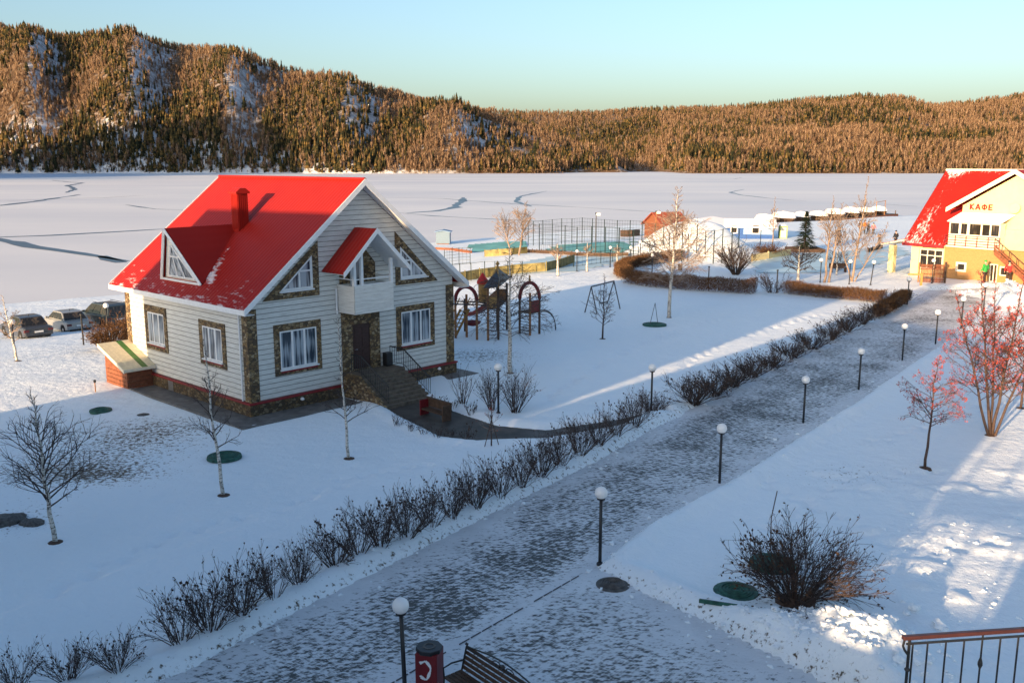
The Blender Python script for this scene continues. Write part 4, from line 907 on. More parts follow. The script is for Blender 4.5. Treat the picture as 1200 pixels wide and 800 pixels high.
# spruce
p = gnd(943, 294); h = top(p, 247); t = thing('spruce_tree', p, 0, 'dark green spruce standing in a timber box near the pier', 'spruce'); r = random.Random(5); m = MB(); tr_ = MB().tube([(0, 0, -.3), (0, 0, h * .98)], [.16, .02], 7); tr_.build('trunk', M['rowanbark'], t)
for k in range(900):
    f = r.random() ** .8; z = h * (.06 + .92 * f); ra = (1 - f) ** .85 * 1.9 + .12; a = r.random() * 6.283; d = Vector((math.cos(a), math.sin(a), -.22 + .3 * f)); b = Vector((-d.y, d.x, 0)); q = Vector((0, 0, z)) + d * ra * r.random() * .4; e = Vector((0, 0, z)) + d * ra * (.7 + .5 * r.random()); w = .10 + .10 * r.random()
    m.add([q - b * w * .5, (q + e) / 2 - b * w + Vector((0, 0, .06)), e, (q + e) / 2 + b * w + Vector((0, 0, .06)), q + b * w * .5], [(0, 1, 2, 3, 4)])
m.build('crown', M['spruce'], t)
m = MB()
for a in range(4): w = a * math.pi / 2; m.box((2.0 * math.cos(w), 2.0 * math.sin(w), .2), (.12, 4.1, .4), w)
b_ = m.build('timber_planter', M['dkwood']); b_.location = p; tag(b_, 'low square timber box around the spruce', 'planter')

# shrubs
MINR[0] = .0045
def shrub_mesh(seed, n=26, h=1.1, spread=.5, forks=3, rad=.013, mat='shrub', lv=1, leaf=0):
    r = random.Random(seed); m = MB(); tips = []
    for i in range(n):
        a = r.random() * 6.283; o = r.random() ** .6 * .16; lean_ = spread * (.25 + .9 * r.random()); d = Vector((math.cos(a) * lean_, math.sin(a) * lean_, 1)); branch(m, r, Vector((math.cos(a) * o, math.sin(a) * o, -.1)), d, h * (.6 + .45 * r.random()), rad * (.7 + .6 * r.random()), lv, (forks, 2), 0, 3, tips, .5)
    for q, d in tips:
        if r.random() < .22 + leaf:
            o = q; a = rv(r).normalized(); b = a.cross(rv(r)).normalized(); s = .022 + .02 * r.random(); m.add([o - a * s, o + b * s, o + a * s, o - b * s], [(0, 1, 2, 3)])
    return m.mesh('shrub', [M[mat]])
SHM = [shrub_mesh(40 + i, 26 + 6 * (i % 3), 1.12, .85, 5, .012, 'shrub', 2) for i in range(6)]
SHF = [shrub_mesh(140 + i, 44, 1.0, .9, 5, .017, 'shrub', 2) for i in range(4)]
r = random.Random(3)
def shrub_at(px, me, s, label, group=None, rz=None, name='shrub', sx=1):
    o = bpy.data.objects.new(name, me); COL.objects.link(o); p = gnd(*px); o.location = p; o.rotation_euler = (0, 0, r.random() * 6.28 if rz is None else rz); o.scale = (s * sx, s * sx, s); return tag(o, label, 'shrub', group)
ROW1 = [(20, 806), (80, 797), (138, 783), (212, 752), (246, 737), (285, 716), (322, 698), (350, 684), (393, 662), (420, 650), (447, 639), (478, 626), (505, 614), (530, 603), (558, 591), (586, 579), (610, 567), (634, 555), (657, 543), (679, 531), (701, 519), (722, 508), (743, 497), (763, 486)]
for i, q in enumerate(ROW1):
    s = [.78, .8, .75, 1.1, 1.2, 1.1, 1.05, .9][i] if i < 8 else .95 + .3 * r.random()
    shrub_at(q, SHM[i % 6], s * 1.0, 'bare dark shrub in the front row between the house lawn and the trampled path', 'bare shrubs in the front row along the path')
ROW2 = [(813, 471), (836, 461), (858, 451), (881, 441), (903, 431), (927, 419), (950, 408), (972, 397), (992, 387), (1010, 378), (1027, 369), (1043, 361), (1056, 353)]
for i, q in enumerate(ROW2):
    o = shrub_at(q, SHF[i % 4], 1.05 + .25 * r.random() - .015 * i, 'bare shrub in the farther row along the path, beyond the house path opening', 'bare shrubs in the farther row along the path', sx=1.45)
TALL = [shrub_mesh(60, 16, 1.75, .30, 3, .018), shrub_mesh(61, 30, 1.8, .38, 4, .015, 'shrub', 2), shrub_mesh(62, 38, 1.85, .45, 4, .015, 'shrub', 2)]
shrub_at((543, 473), TALL[0], 1, 'tall open bare shrub nearest the house stairs')
shrub_at((577, 480), TALL[1], 1, 'tall bare shrub directly left of the lamp post by the house path')
shrub_at((604, 483), TALL[2], 1, 'dense bushy bare shrub directly right of the lamp post by the house path')
LOW = [shrub_mesh(70 + i, 12, .55, .5, 3, .012, 'shrub', 1, .3) for i in range(3)]
for i, (q, s) in enumerate([((466, 498), 1.), ((482, 504), .9), ((497, 508), .9), ((513, 512), .95), ((527, 514), .9), ((547, 516), 1.35)]):
    shrub_at(q, LOW[i % 3], s, 'low cut back shrub in the short row left of the house path', 'low shrubs along the house path')
for i, q in enumerate([(512, 474), (530, 478), (552, 484)]): shrub_at(q, LOW[(i + 1) % 3], 1.1, 'thin twiggy shrub on the lawn side of the house path behind the bench', 'twiggy shrubs behind the house path bench')
# staked sapling
p = gnd(576, 522); t = tree('sapling', 'reddish sapling tied to crossed stakes beside the house path', 'sapling', p, 1.9, 81, .3, .55, .025, (0, 0), 18, (3, 2), .9, bark='rowanbark', twig='twig_lit', soil=False, leaves=('rleaf', 1, .03, lambda q, r: r.random() < .3))
m = MB(); m.tube([(-.30, -.1, -.1), (.05, 0, 1.3)], .018, 5); m.tube([(.32, .1, -.1), (-.05, 0, 1.3)], .018, 5); m.build('stakes', M['dkwood'], t)
# big bush at the front
p = gnd(932, 706); t = thing('bush', p, 0, 'large spreading dark bush with withered leaves beside the green well covers', 'bush'); rr = random.Random(9); m = MB(); tips = []
for i in range(84):
    a = rr.random() * 6.283; le = .05 + 1.5 * rr.random(); d = Vector((math.cos(a) * le, math.sin(a) * le * .8, .95)); L = 1.25 + .95 * rr.random(); branch(m, rr, Vector((math.cos(a) * .22 * rr.random(), math.sin(a) * .2 * rr.random(), -.1)), d, L, .020 * (.6 + .6 * rr.random()), 2, (5, 3), .02, 4, tips, .6)
m.build('branches', M['shrub'], t)
m = MB(); m.lathe((0, 0, -.1), [(.65, 0), (.5, .14), (.2, .25)], 10); m.build('bare_soil', M['dkwood'], t)
m = MB()
for q, d in tips:
    if rr.random() < (.55 if q.x < -.3 else .16):
        a = (rv(rr) + Vector((0, 0, -.6))).normalized(); b = a.cross(rv(rr)).normalized(); s = .034 + .026 * rr.random(); m.add([q, q + a * s + b * s * .6, q + a * s * 2, q + a * s - b * s * .6], [(0, 1, 2, 3)])
for k in range(260):
    a = rr.random() * 6.283; d = abs(rr.gauss(0, .9)); q = Vector((math.cos(a) * d, math.sin(a) * d, 0)); q.z = tz(p.x + q.x, p.y + q.y) - p.z + .02; u_ = Vector((math.cos(a * 7), math.sin(a * 7), .1)) * .05; v_ = Vector((-u_.y, u_.x, .02)); m.add([q - u_, q + v_ * .7, q + u_, q - v_ * .7], [(0, 1, 2, 3)])
m.build('leaves', M['dleaf'], t)
p = gnd(903, 640); MBk = MB().tube([(0, 0, -.1), (-.02, .02, .9), (.12, .04, 1.75)], .016, 5).build('stake', M['dkwood']); MBk.location = p; tag(MBk, 'thin leaning stake poking up behind the large dark bush', 'stake')
# dark bush of the middle lawn and the russet ones
BB = shrub_mesh(90, 60, 2.6, .55, 4, .028, 'shrub', 2, .3)
o = shrub_at((862, 322), BB, 1.2, 'big dense dark bush behind the clipped hedge, left of the spruce', sx=1.25); o['category'] = 'bush'
RB = shrub_mesh(91, 90, 1.5, .8, 4, .022, 'hedge', 2, .5)
o = shrub_at((128, 409), RB, 1.1, 'russet bush in front of the lamp, left of the house wall', sx=1.2)
o = shrub_at((150, 400), RB, 1.15, 'russet bush against the left wall of the house', sx=1.0)
shrub_at((905, 343), SHM[1], 1.5, 'dark bare shrub between the clipped hedge and the low lit hedge', sx=1.3)
o = shrub_at((788, 318), LOW[1], 1.4, 'small twiggy shrub inside the clipped hedge ring'); 
o = shrub_at((900, 300), RB, .95, 'grey brown bush on the snow bank before the rink edge', sx=1.6)
# hedges: clipped twigs filling a swept block
def hedge(name, pxs, h, w, label, seed, per=1700):
    r = random.Random(seed); P = [gnd(*q) for q in pxs]; m = MB(); c = sum(P, Vector()) / len(P)
    for a, b in zip(P[:-1], P[1:]):
        L = (b - a).length; d = (b - a).normalized(); nn = Vector((-d.y, d.x, 0)).normalized()
        for k in range(int(L * per)):
            f = r.random(); hh = h * (.82 + .25 * vn(f * L * .7 + a.x)); o = a.lerp(b, f) + nn * w * (r.random() - .5) + Vector((0, 0, hh * r.random() ** .8)) - c; q = (rv(r, .5) + Vector((0, 0, .8))).normalized() * (.12 + .16 * r.random()); s = q.cross(rv(r)).normalized() * .016
            m.add([o - s, o + s, o + q], [(0, 1, 2)])
        
    o = m.build(name, M['hedge']); o.location = c; return tag(o, label, 'hedge')
def vn(x): return float(vnoise(np.array([x]), np.array([3.]), 4)[0])
hedge('clipped_hedge', [(734, 331), (765, 336), (800, 339), (845, 342), (886, 344)], 1.35, 1.5, 'dark clipped hedge along the far side of the play lawn', 1)
hedge('clipped_hedge', [(733, 327), (727, 322), (738, 314), (765, 309), (800, 304)], 1.3, 1.5, 'orange lit clipped hedge bending back around the snowy oval', 2)
hedge('low_hedge', [(922, 343), (955, 347), (990, 350), (1036, 354)], 1.0, 1.7, 'loose low hedge glowing orange in the sun left of the cafe', 3)
hedge('low_hedge', [(1028, 372), (1046, 362), (1062, 352)], 1.0, .8, 'short thick end of the shrub row at the top of the path, touched by sun', 4)

# ------------------------------------------------------------------ street lamps
def make_lamp(H_=2.36):
    t = thing('street_lamp', (0, 0, 0), 0, 'x', 'street lamp')
    MB().tube([(0, 0, -.3), (0, 0, H_ - .36)], [.052, .046], 10).build('lamp_post', M['black'], t, True)
    m = MB(); m.lathe((0, 0, H_ - .40), [(.05, 0), (.12, .02), (.12, .07), (.06, .08)], 12); m.build('collar', M['black'], t); MB().lathe((0, 0, -.02), [(.10, 0), (.10, .06), (.06, .10)], 10).build('base_ring', M['black'], t)
    R_ = .185; m = MB(); m.lathe((0, 0, H_ - R_), [(R_ * math.sin(a), -R_ * math.cos(a)) for a in np.linspace(.25, math.pi - .01, 12)], 18); m.build('globe', M['globe'], t, True)
    return t
LMP = [((475, 816), 'foreground globe lamp beside the red litter bin'), ((703, 661), 'globe lamp post at the corner of path and plaza, above the round manhole'), ((843, 569), 'globe lamp post on the right path edge, second from the plaza corner'),
       ((941, 500), 'globe lamp post on the right path edge, third from the plaza corner'), ((1006, 460), 'globe lamp post on the right path edge, fourth from the plaza corner'), ((1057, 425), 'globe lamp post on the right path edge, just left of the small rowan crown'),
       ((1096, 405), 'globe lamp post right behind the small rowan, sixth from the plaza corner'), ((1126, 386), 'globe lamp post on the right path edge, second before the cafe snow bank'), ((1152, 368), 'last globe lamp of the right path edge, below the person in green'),
       ((763, 484), 'globe lamp post at the end of the front shrub row, across the path'), ((584, 484), 'globe lamp post between the two tall bushes by the house'), ((1063, 358), 'globe lamp at the far end of the shrub row before the cafe'),
       ((961, 331), 'globe lamp left of the twin stemmed pale tree'), ((995, 333), 'globe lamp at the foot of the tallest bare tree'), ((1020, 334), 'slightly tilted globe lamp left of the cafe porch'), ((1159, 322), 'globe lamp behind the person in green against the orange brick'),
       ((676, 318), 'globe lamp right of the yellow rink boards'), ((715, 313), 'globe lamp between the thin birch stem and the orange hedge end'), ((739, 313), 'globe lamp rising from behind the orange hedge end'), ((750, 305), 'globe lamp by the green goal frame of the court'),
       ((764, 324), 'globe lamp standing inside the clipped hedge oval'), ((127, 394), 'globe lamp in front of the dark people carrier'), ((18, 419), 'globe lamp behind the sunlit birch at the far left'), ((891, 287), 'globe lamp in front of the blue house'), ((806, 305), 'globe lamp at the foot of the snow mound'), ((1092, 332), 'globe lamp before the wicker screen of the cafe')]
L0 = None
for q, lb in LMP:
    if L0 is None: o = L0 = make_lamp(); ORDER_ = list(L0.children)
    else: o = copy_tree(L0)
    place(o, gnd(*q), 0, 1, lb, 'white globe lamps')
    if 'tilted' in lb: o.rotation_euler = (0, R(5), 0)
    if 'foreground globe' in lb: o.rotation_euler = (0, R(-1.5), 0)
for q, lb in (((830, 338), 'dark lamp post without a globe, left one behind the clipped hedge'), ((910, 343), 'dark lamp post without a globe beside the lone dark shrub'), ((98, 404), 'dark lamp post without a globe in front of the silver car')):
    t = thing('lamp_post', gnd(*q), 0, lb, 'lamp post'); MB().tube([(0, 0, -.2), (0, 0, 2.0)], .055, 8).build('post', M['black'], t); MB().lathe((0, 0, 1.95), [(.05, 0), (.10, .02), (.10, .08), (.04, .12)], 10).build('cap', M['black'], t)
for q, v, lb in (((698, 295), 251, 'tall floodlight pole with a white lamp on the left of the court'), ((768, 290), 249, 'tall floodlight pole with a lamp beside the brown hut')):
    p = gnd(*q); h = top(p, v); t = thing('floodlight', p, 0, lb, 'floodlight'); MB().tube([(0, 0, -.3), (0, 0, h)], [.10, .06], 8).build('pole', M['wood'] if 'hut' in lb else M['steel'], t); MB().box((.3, -.1, h), (.55, .4, .3)).build('lamp_head', M['globe'], t, bevel=.04); MB().box((0, 0, h + .1), (.25, .25, .2)).build('pole_top', M['black'], t)
# ------------------------------------------------------------------ covers and small ground things
def cover(px, R_, mat, label, frame=True, lift=.02, sq=False):
    p = gnd(*px); t = thing('well_cover', (p.x, p.y, max(p.z, 0 if label.startswith('rusty') else p.z) + lift), .3, label, 'well cover'); m = MB(); pr = [(R_, -.1), (R_, .04)]
    for k in range(4): a = R_ * (.92 - k * .2); pr += [(a, .04), (a - .03, .065), (a - R_ * .09, .065), (a - R_ * .11, .04)]
    pr.append((.01, .04)); m.lathe((0, 0, 0), pr, 28); m.build('lid', M[mat], t)
    if frame: MB().lathe((0, 0, -.1), [(R_ * 1.35, 0), (R_ * 1.3, .11), (R_ * 1.03, .125), (R_ * 1.0, .1)], 22).build('rim', M['green'] if mat == 'green' else M[mat], t)
    return t
cover((862, 693), .46, 'green', 'ringed green well cover lying open on the snow left of the bush'); cover((905, 662), .50, 'green', 'dark green well cover half hidden behind the bush branches', True, .10)
cover((718, 691), .36, 'rust', 'rusty manhole at the plaza corner under the lamp', True, .01); cover((263, 537), .50, 'green', 'dark green well cover behind the slender birch', True, .12); cover((118, 481), .38, 'green', 'small green well cover on the dirty snow by the cellar entrance', True, .05)
m = MB(); m.prism([(-.55, .1), (.35, -.22), (.38, -.17), (-.52, .15)], -.05, .05, 2); o = m.build('kerb_board', M['green']); o.location = gnd(845, 706); tag(o, 'green edge board in the snow beside the ringed cover', 'board')
p = gnd(767, 381); t = cover((767, 381), .85, 'green', 'low round dark cover with two thin pipes on the play lawn', False, .05); m = MB(); m.tube([(-.35, 0, .05), (.0, 0, 1.55)], .02, 5); m.tube([(.3, .1, .05), (.0, 0, 1.55)], .02, 5); m.build('vent_pipe', M['steel'], t)
p = gnd(112, 459); t = thing('marker_post', p, 0, 'short dark headed marker post on the sunny snow by the cellar entrance', 'marker'); MB().tube([(0, 0, -.1), (0, 0, .5)], .03, 6).build('post', M['wood'], t); MB().lathe((0, 0, .48), [(.05, 0), (.07, .04), (.07, .12), (.03, .15)], 8).build('head', M['black'], t)
rk = random.Random(8)
for q, s, lb in (((3, 612), .55, 'dark stone cut by the left edge of the snowfield'), ((38, 613), .33, 'dark flat stone on the snow left of the round birch'), ((168, 486), .2, 'small dark stone lying near the small green well cover')):
    bm = bmesh.new(); bmesh.ops.create_icosphere(bm, subdivisions=3, radius=1)
    for v in bm.verts: v.co *= 1 + .25 * (float(fbm(np.array([v.co.x * 3 + q[0]]), np.array([v.co.y * 3 + v.co.z * 2]), 1.5, 3, 6)[0]) - .5) * 2; v.co.z *= .45; v.co.x *= 1.3
    me = bpy.data.meshes.new('stone'); bm.to_mesh(me); bm.free(); me.materials.append(M['rust']); o = bpy.data.objects.new('stone', me); COL.objects.link(o); o.location = gnd(*q); o.scale = (s, s, s); o.rotation_euler = (0, 0, rk.random() * 3); tag(o, lb, 'stone')
# loose snow lumps thrown up beside the paths
m = MB(); rk = random.Random(4)
bm = bmesh.new(); bmesh.ops.create_icosphere(bm, subdivisions=2, radius=1); ico = [v.co.copy() for v in bm.verts]; icf = [tuple(v.index for v in f.verts) for f in bm.faces]; bm.free()
def lump(c, s):
    rot = Matrix.Rotation(rk.random() * 6, 3, 'Z'); st = Vector((1 + .6 * rk.random(), 1, .6 + .3 * rk.random())); ph = [rk.random() * 6 for _ in range(6)]
    m.add([c + rot @ Vector((v.x * st.x, v.y * st.y, v.z * st.z)) * s * (1 + .30 * math.sin(3.1 * v.x + ph[0]) * math.cos(2.7 * v.y + ph[1]) + .22 * math.sin(5 * v.z + 4 * v.x + ph[2]) + .12 * (rk.random() - .5)) for v in ico], icf)
for (hp, h, R_) in HEAP:
    for k in range(60):
        x, y = hp[0] + rk.gauss(0, R_ * .62), hp[1] + rk.gauss(0, R_ * .62); lump(Vector((x, y, tz(x, y) + .01)), (.025 + .085 * rk.random() ** 3) * (1.3 if h > .5 else .9))
for k in range(520):
    i = rk.randrange(len(PATHP)); a = Vector((*PATHP[i], 0)); b = Vector((*PATHP[(i + 1) % len(PATHP)], 0)); c = a.lerp(b, rk.random())
    if c.y < 17 or c.y > 75: continue
    x, y = c.x + rk.gauss(0, .42), c.y + rk.gauss(0, .42); lump(Vector((x, y, max(tz(x, y), 0) + .0)), .018 + .06 * rk.random() ** 3)
for k in range(90):
    q = at(rk.uniform(1020, 1195), rk.uniform(600, 735)); lump(Vector((q[0], q[1], tz(q[0], q[1]))), .02 + .07 * rk.random() ** 3)
for q, s in (((1102, 735), .17), ((1072, 713), .10), ((1008, 742), .16), ((1022, 748), .12)): g_ = gnd(*q); lump(g_ + Vector((0, 0, .05)), s)
o = m.build('snow_lumps', M['snow']); tag(o, 'loose lumps of shovelled snow along the path and in the heap by the bush', 'snow lumps', kind='stuff')
# ------------------------------------------------------------------ play tower
pc = gnd(590, 396); pt = thing('play_structure', pc, 0, 'wooden play tower with two red arches, a peaked roof, ladders and a slide', 'playground')
def pg(u, v): return gnd(u, v) - pc
def hz(base, v): return Vector((base.x, base.y, base.z + zpx(base + pc, v)))
posts = dict(a=(534, 396), b=(547, 395), c=(559, 398), d=(572, 399), e=(584, 398), f=(594, 386), g=(609, 391), h=(621, 393), i=(632, 391), j=(545, 388))
PP = {k: pg(*v) for k, v in posts.items()}; TOPV = dict(a=352, b=345, c=352, d=331, e=331, f=332, g=350, h=343, i=350, j=350)
for k in PP:
    m = MB(); b = PP[k]; tp = hz(b, TOPV[k]); m.box((b.x, b.y, (b.z - .3 + tp.z) / 2), (.15, .15, tp.z - b.z + .3)); m.build('post', M['wood'] if k in 'abcdh' else M['dkwood'], pt)
def arch(l, r_, vs_, vt):
    A_ = hz(PP[l], vs_); B_ = hz(PP[r_], vs_); c = (A_ + B_) / 2; hw = (B_ - A_) / 2; H_ = zpx(PP[l] + pc, vt) - (A_.z - PP[l].z); P = []
    for w in np.linspace(0, math.pi, 15): P.append(c - hw * math.cos(w) + Vector((0, 0, max(H_, hw.length) * math.sin(w))))
    m = MB(); m.tube(P, .12, 8); o = m.build('arch', M['maroon'], pt, True); q = P[7]; MB().lathe((q.x, q.y, q.z + .08), [(.04, 0), (.10, .08), (.04, .22), (.07, .32), (.01, .45)], 8).build('finial', M['ochre'], o)
arch('a', 'c', 352, 336); arch('g', 'i', 350, 331)
# decks
def deck(keys, v, key=None):
    q = [PP[k] for k in keys]; z = sum(hz(p, v).z for p in q) / len(q); m = MB(); m.slab([(p.x, p.y, z) for p in q], .08); return m.build('deck', M['dkwood'], pt), z
tq = [PP['d'], PP['e'], PP['f'], PP['f'] + PP['d'] - PP['e']]
m = MB(); p = tq[3]; m.box((p.x, p.y, 1.8), (.15, .15, 4.2)); m.build('post', M['dkwood'], pt)
zd = hz(PP['e'], 362).z; m = MB(); m.slab([(p.x, p.y, zd) for p in tq], .08); m.build('deck', M['dkwood'], pt)
for a, b in ((0, 1), (2, 3), (3, 0)):
    A_, B_ = tq[a], tq[b]; m = MB(); m.bar((A_.x, A_.y, zd + .45), (B_.x, B_.y, zd + .45), .06, .75); m.build('side_panel', M['wood'] if a else M['ochre'], pt)
zr2 = hz(PP['e'], 335).z; cx_ = sum((p for p in tq), Vector()) / 4; ex = [cx_ + (p - cx_) * 1.45 for p in tq]; apx = Vector((cx_.x, cx_.y, hz(PP['e'], 319).z)); m = MB()
for k in range(4): m.slab([(ex[k].x, ex[k].y, zr2), (ex[(k + 1) % 4].x, ex[(k + 1) % 4].y, zr2), apx], .05)
tr2 = m.build('tower_roof', M['steel'], pt); m = MB()
for k in range(4):
    c0 = Vector((ex[k].x, ex[k].y, zr2)); m.tube([c0 + (c0 - apx).normalized() * .25 + Vector((0, 0, .22)), c0, c0.lerp(apx, .5) - Vector((0, 0, .06)), apx + Vector((0, 0, .1))], .06, 6)
m.lathe(apx, [(.05, 0), (.12, .12), (.05, .25), (.14, .36), (.03, .55)], 8); m.build('roof_ridge', M['ochre'], tr2)
# right platform, red panel, bridge, arc ladder
zb = hz(PP['h'], 368).z; g_, h_, i_ = PP['g'], PP['h'], PP['i']; back = (i_ - g_).cross(Vector((0, 0, 1))).normalized() * -1.0
m = MB(); m.slab([(g_.x, g_.y, zb), (h_.x, h_.y, zb), (i_.x, i_.y, zb), ((g_.x + i_.x) / 2, max(g_.y, i_.y) + .9, zb)], .08); m.build('deck', M['dkwood'], pt)
m = MB(); A_, B_ = h_, i_; m.bar((A_.x, A_.y, zb + .48), (B_.x, B_.y, zb + .48), .05, .78); m.build('side_panel', M['maroon'], pt)
m = MB(); e_, g2 = PP['e'], PP['g']
for k in range(9):
    f = (k + .5) / 9; c = e_.lerp(g2, f); z = zd + (zb - zd) * f - .35 * math.sin(f * math.pi); m.box((c.x, c.y + .35, z), (.13, .95, .04))
for dy in (0, .75): m.tube([(e_.x + (g2.x - e_.x) * f, e_.y + (g2.y - e_.y) * f + dy - .05, zd + (zb - zd) * f + .65 - .30 * math.sin(f * math.pi)) for f in np.linspace(0, 1, 8)], .03, 5)
m.build('rope_bridge', M['steel'], pt)
m = MB(); p0 = i_ + Vector((.1, 0, zb - i_.z + .1)); p1 = pg(651, 386)
for dy in (-.28, .28):
    P = [Vector((p0.x + (p1.x - p0.x) * math.sin(w), p0.y + (p1.y - p0.y) * math.sin(w) + dy, p1.z + (p0.z - p1.z) * math.cos(w) ** .9)) for w in np.linspace(0, math.pi / 2, 10)]; m.tube(P, .035, 6)
for w in np.linspace(.1, math.pi / 2 - .1, 8): c = Vector((p0.x + (p1.x - p0.x) * math.sin(w), p0.y + (p1.y - p0.y) * math.sin(w), p1.z + (p0.z - p1.z) * math.cos(w) ** .9)); m.tube([c - Vector((0, .28, 0)), c + Vector((0, .28, 0))], .025, 5)
m.build('arc_ladder', M['black'], pt)
# left stair ladder with yellow rails, horizontal bars, red bowl, slide, net
m = MB(); s0, s1 = pg(529, 394), hz(PP['b'], 362)
for dx in (-.28, .28): m.bar((s0.x + dx, s0.y - .1, s0.z), (s1.x + dx - .1, s1.y - .1, s1.z), .07, .14)
for k in range(7): f = (k + .5) / 7; c = s0.lerp(s1, f); m.box((c.x - .05 * f, c.y - .1, c.z), (.6, .2, .04))
for dx in (-.33, .33): m.tube([(s0.x + dx, s0.y - .1, s0.z + .6), (s1.x + dx - .1, s1.y - .1, s1.z + .75)], .035, 6)
m.build('stair_ladder', M['ochre'], pt)
m = MB(); A_, B_, C_ = hz(PP['a'], 356), hz(PP['c'], 357), hz(PP['d'], 358)
m.tube([A_ + Vector((-.5, 0, 0)), B_, C_], .05, 6); m.tube([A_ + Vector((-.5, .9, .05)), B_ + Vector((0, .9, .05)), C_ + Vector((0, .9, 0))], .05, 6)
for k in range(9): f = k / 8; c = (A_ + Vector((-.5, 0, 0))).lerp(C_, f); m.tube([c, c + Vector((0, .9, .03))], .025, 5)
m.build('monkey_bars', M['black'], pt)
q = pg(554, 392); m = MB(); m.lathe((q.x, q.y, hz(q, 382).z), [(.08, 0), (.38, .08), (.60, .30), (.55, .33), (.34, .16), (.02, .10)], 14); m.build('swing_bowl', M['maroon'], pt, True)
m = MB(); d0 = Vector((PP['f'].x - .2, PP['f'].y + .2, zd + .05)); P = [d0, d0 + Vector((-.9, .9, -.5)), d0 + Vector((-2.0, 2.0, -1.35)), d0 + Vector((-2.7, 2.7, -1.6))]
for a, b in zip(P[:-1], P[1:]): m.bar(a, b, .55, .05); sd_ = Vector((.7, .7, 0)) * .28; m.bar(a + sd_ + Vector((0, 0, .12)), b + sd_ + Vector((0, 0, .12)), .04, .25); m.bar(a - sd_ + Vector((0, 0, .12)), b - sd_ + Vector((0, 0, .12)), .04, .25)
m.build('slide', M['maroon'], pt)
m = MB(); A_, B_ = PP['d'], PP['e']
for k in range(8): z = .1 + k * (zd - .1) / 8; m.tube([(A_.x, A_.y, z), (B_.x, B_.y, z)], .022, 5)
C_, D_ = PP['g'], PP['h']
for k in range(7): z = .1 + k * (zb - .1) / 7; m.tube([(C_.x, C_.y, z), (D_.x, D_.y, z)], .022, 5)
m.build('climbing_rungs', M['black'], pt)
q = pg(566, 384); MB().lathe((q.x, q.y, zd - .2), [(.02, 0), (.30, .02), (.32, 1.3), (.42, 1.32), (.05, 1.9)], 10).build('turret', M['ochre'], pt); MB().lathe((q.x, q.y, zd + 1.1), [(.42, 0), (.40, .2), (.05, .75)], 10).build('turret_cap', M['letter'], pt)

# swing frame
p = gnd(706, 366); sw = thing('swing_frame', p, 0, 'dark metal swing frame standing on the play lawn', 'swing'); A_, B_ = gnd(685, 366) - p, gnd(700, 368) - p; C_, D_ = gnd(711, 356) - p, gnd(727, 362) - p
tl, tr3 = (A_ + B_) / 2, (C_ + D_) / 2; hS = zpx((A_ + B_) / 2 + p, 336); tl = tl + Vector((0, 0, hS)); tr3 = tr3 + Vector((0, 0, hS))
m = MB()
for a, b in ((A_, tl), (B_, tl), (C_, tr3), (D_, tr3)): m.tube([a - Vector((0, 0, .1)), b], .045, 7)
m.tube([tl, tr3], .055, 7); m.build('frame', M['steel'], sw)
m = MB(); a, b = tl.lerp(tr3, .4), tl.lerp(tr3, .65)
for q in (a, b): m.tube([q, q - Vector((0, 0, hS - .55))], .012, 4)
m.bar(a - Vector((0, 0, hS - .55)), b - Vector((0, 0, hS - .55)), .25, .04); m.build('seat', M['black'], sw)

# ------------------------------------------------------------------ benches, bin, railing
def iron_bench(P0, P1, label):
    P0 = Vector(P0); P1 = Vector(P1); d = (P1 - P0); L = d.length; d.normalize(); o = Vector((P0.x, P0.y, 0)); t = thing('bench', o, math.atan2(d.y, d.x), label, 'bench')
    # local x along the bench, y to the back, z up; backrest at y=0, seat towards -y
    m = MB()
    for k in range(5): m.box((L / 2, .02 + .03 * k, .50 + k * .105), (L - .06, .025, .075), rot=Matrix.Rotation(R(-14), 3, 'X'))
    m.build('backrest', M['dkwood'], t); m = MB()
    for k in range(5): m.box((L / 2, -.08 - k * .10, .44), (L - .04, .08, .03))
    m.build('seat', M['dkwood'], t)
    for x in (.02, L - .02):
        m = MB(); m.tube([(x, .08, 0), (x, -.02, .42), (x, .12, .95), (x, .16, 1.0), (x, .12, 1.03), (x, .09, 1.0)], .022, 6); m.tube([(x, -.52, 0), (x, -.50, .42), (x, -.02, .42)], .022, 6); m.tube([(x, -.50, .42), (x, -.52, .66), (x, -.30, .70), (x, .05, .66)], .02, 6); m.build('leg', M['black'], t)
    m = MB(); P = [(x * L, .13, .95 + .16 * math.sin(x * math.pi) ** 1.3) for x in np.linspace(.02, .98, 15)]; m.tube(P, .018, 6); m.tube([(.02, .12, .93), (L - .02, .12, .93)], .016, 6)
    for sgn in (-1, 1):
        Q = [(L / 2 + sgn * (.30 - .18 * w / 6.28 * 1.3) * math.cos(w) * .5 + sgn * .2, .13, .98 + .055 * math.sin(w)) for w in np.linspace(0, 6.28, 14)]; m.tube(Q, .012, 5)
    m.lathe((L / 2, .13, .95), [(.01, 0), (.05, .04), (.01, .10)], 8); m.build('scroll_rail', M['black'], t)
    return t
iron_bench(at(541, 757, .98) * np.array([1, 1, 0]), at(632, 815, .98) * np.array([1, 1, 0]), 'dark slatted bench with an iron scroll back, cut by the bottom edge')
p0, p1 = gnd(493, 489), gnd(522, 498); d = p1 - p0; t = thing('bench', p0, math.atan2(d.y, d.x), 'plank bench with a dark red end board beside the house path', 'bench'); L = 1.7
m = MB(); m.bb((0, -.05, -.1), (.06, .45, .85)); m.build('end_board', M['maroon'], t); m = MB(); m.bb((L - .06, -.05, -.1), (L, .45, .85)); m.build('end_board', M['dkwood'], t)
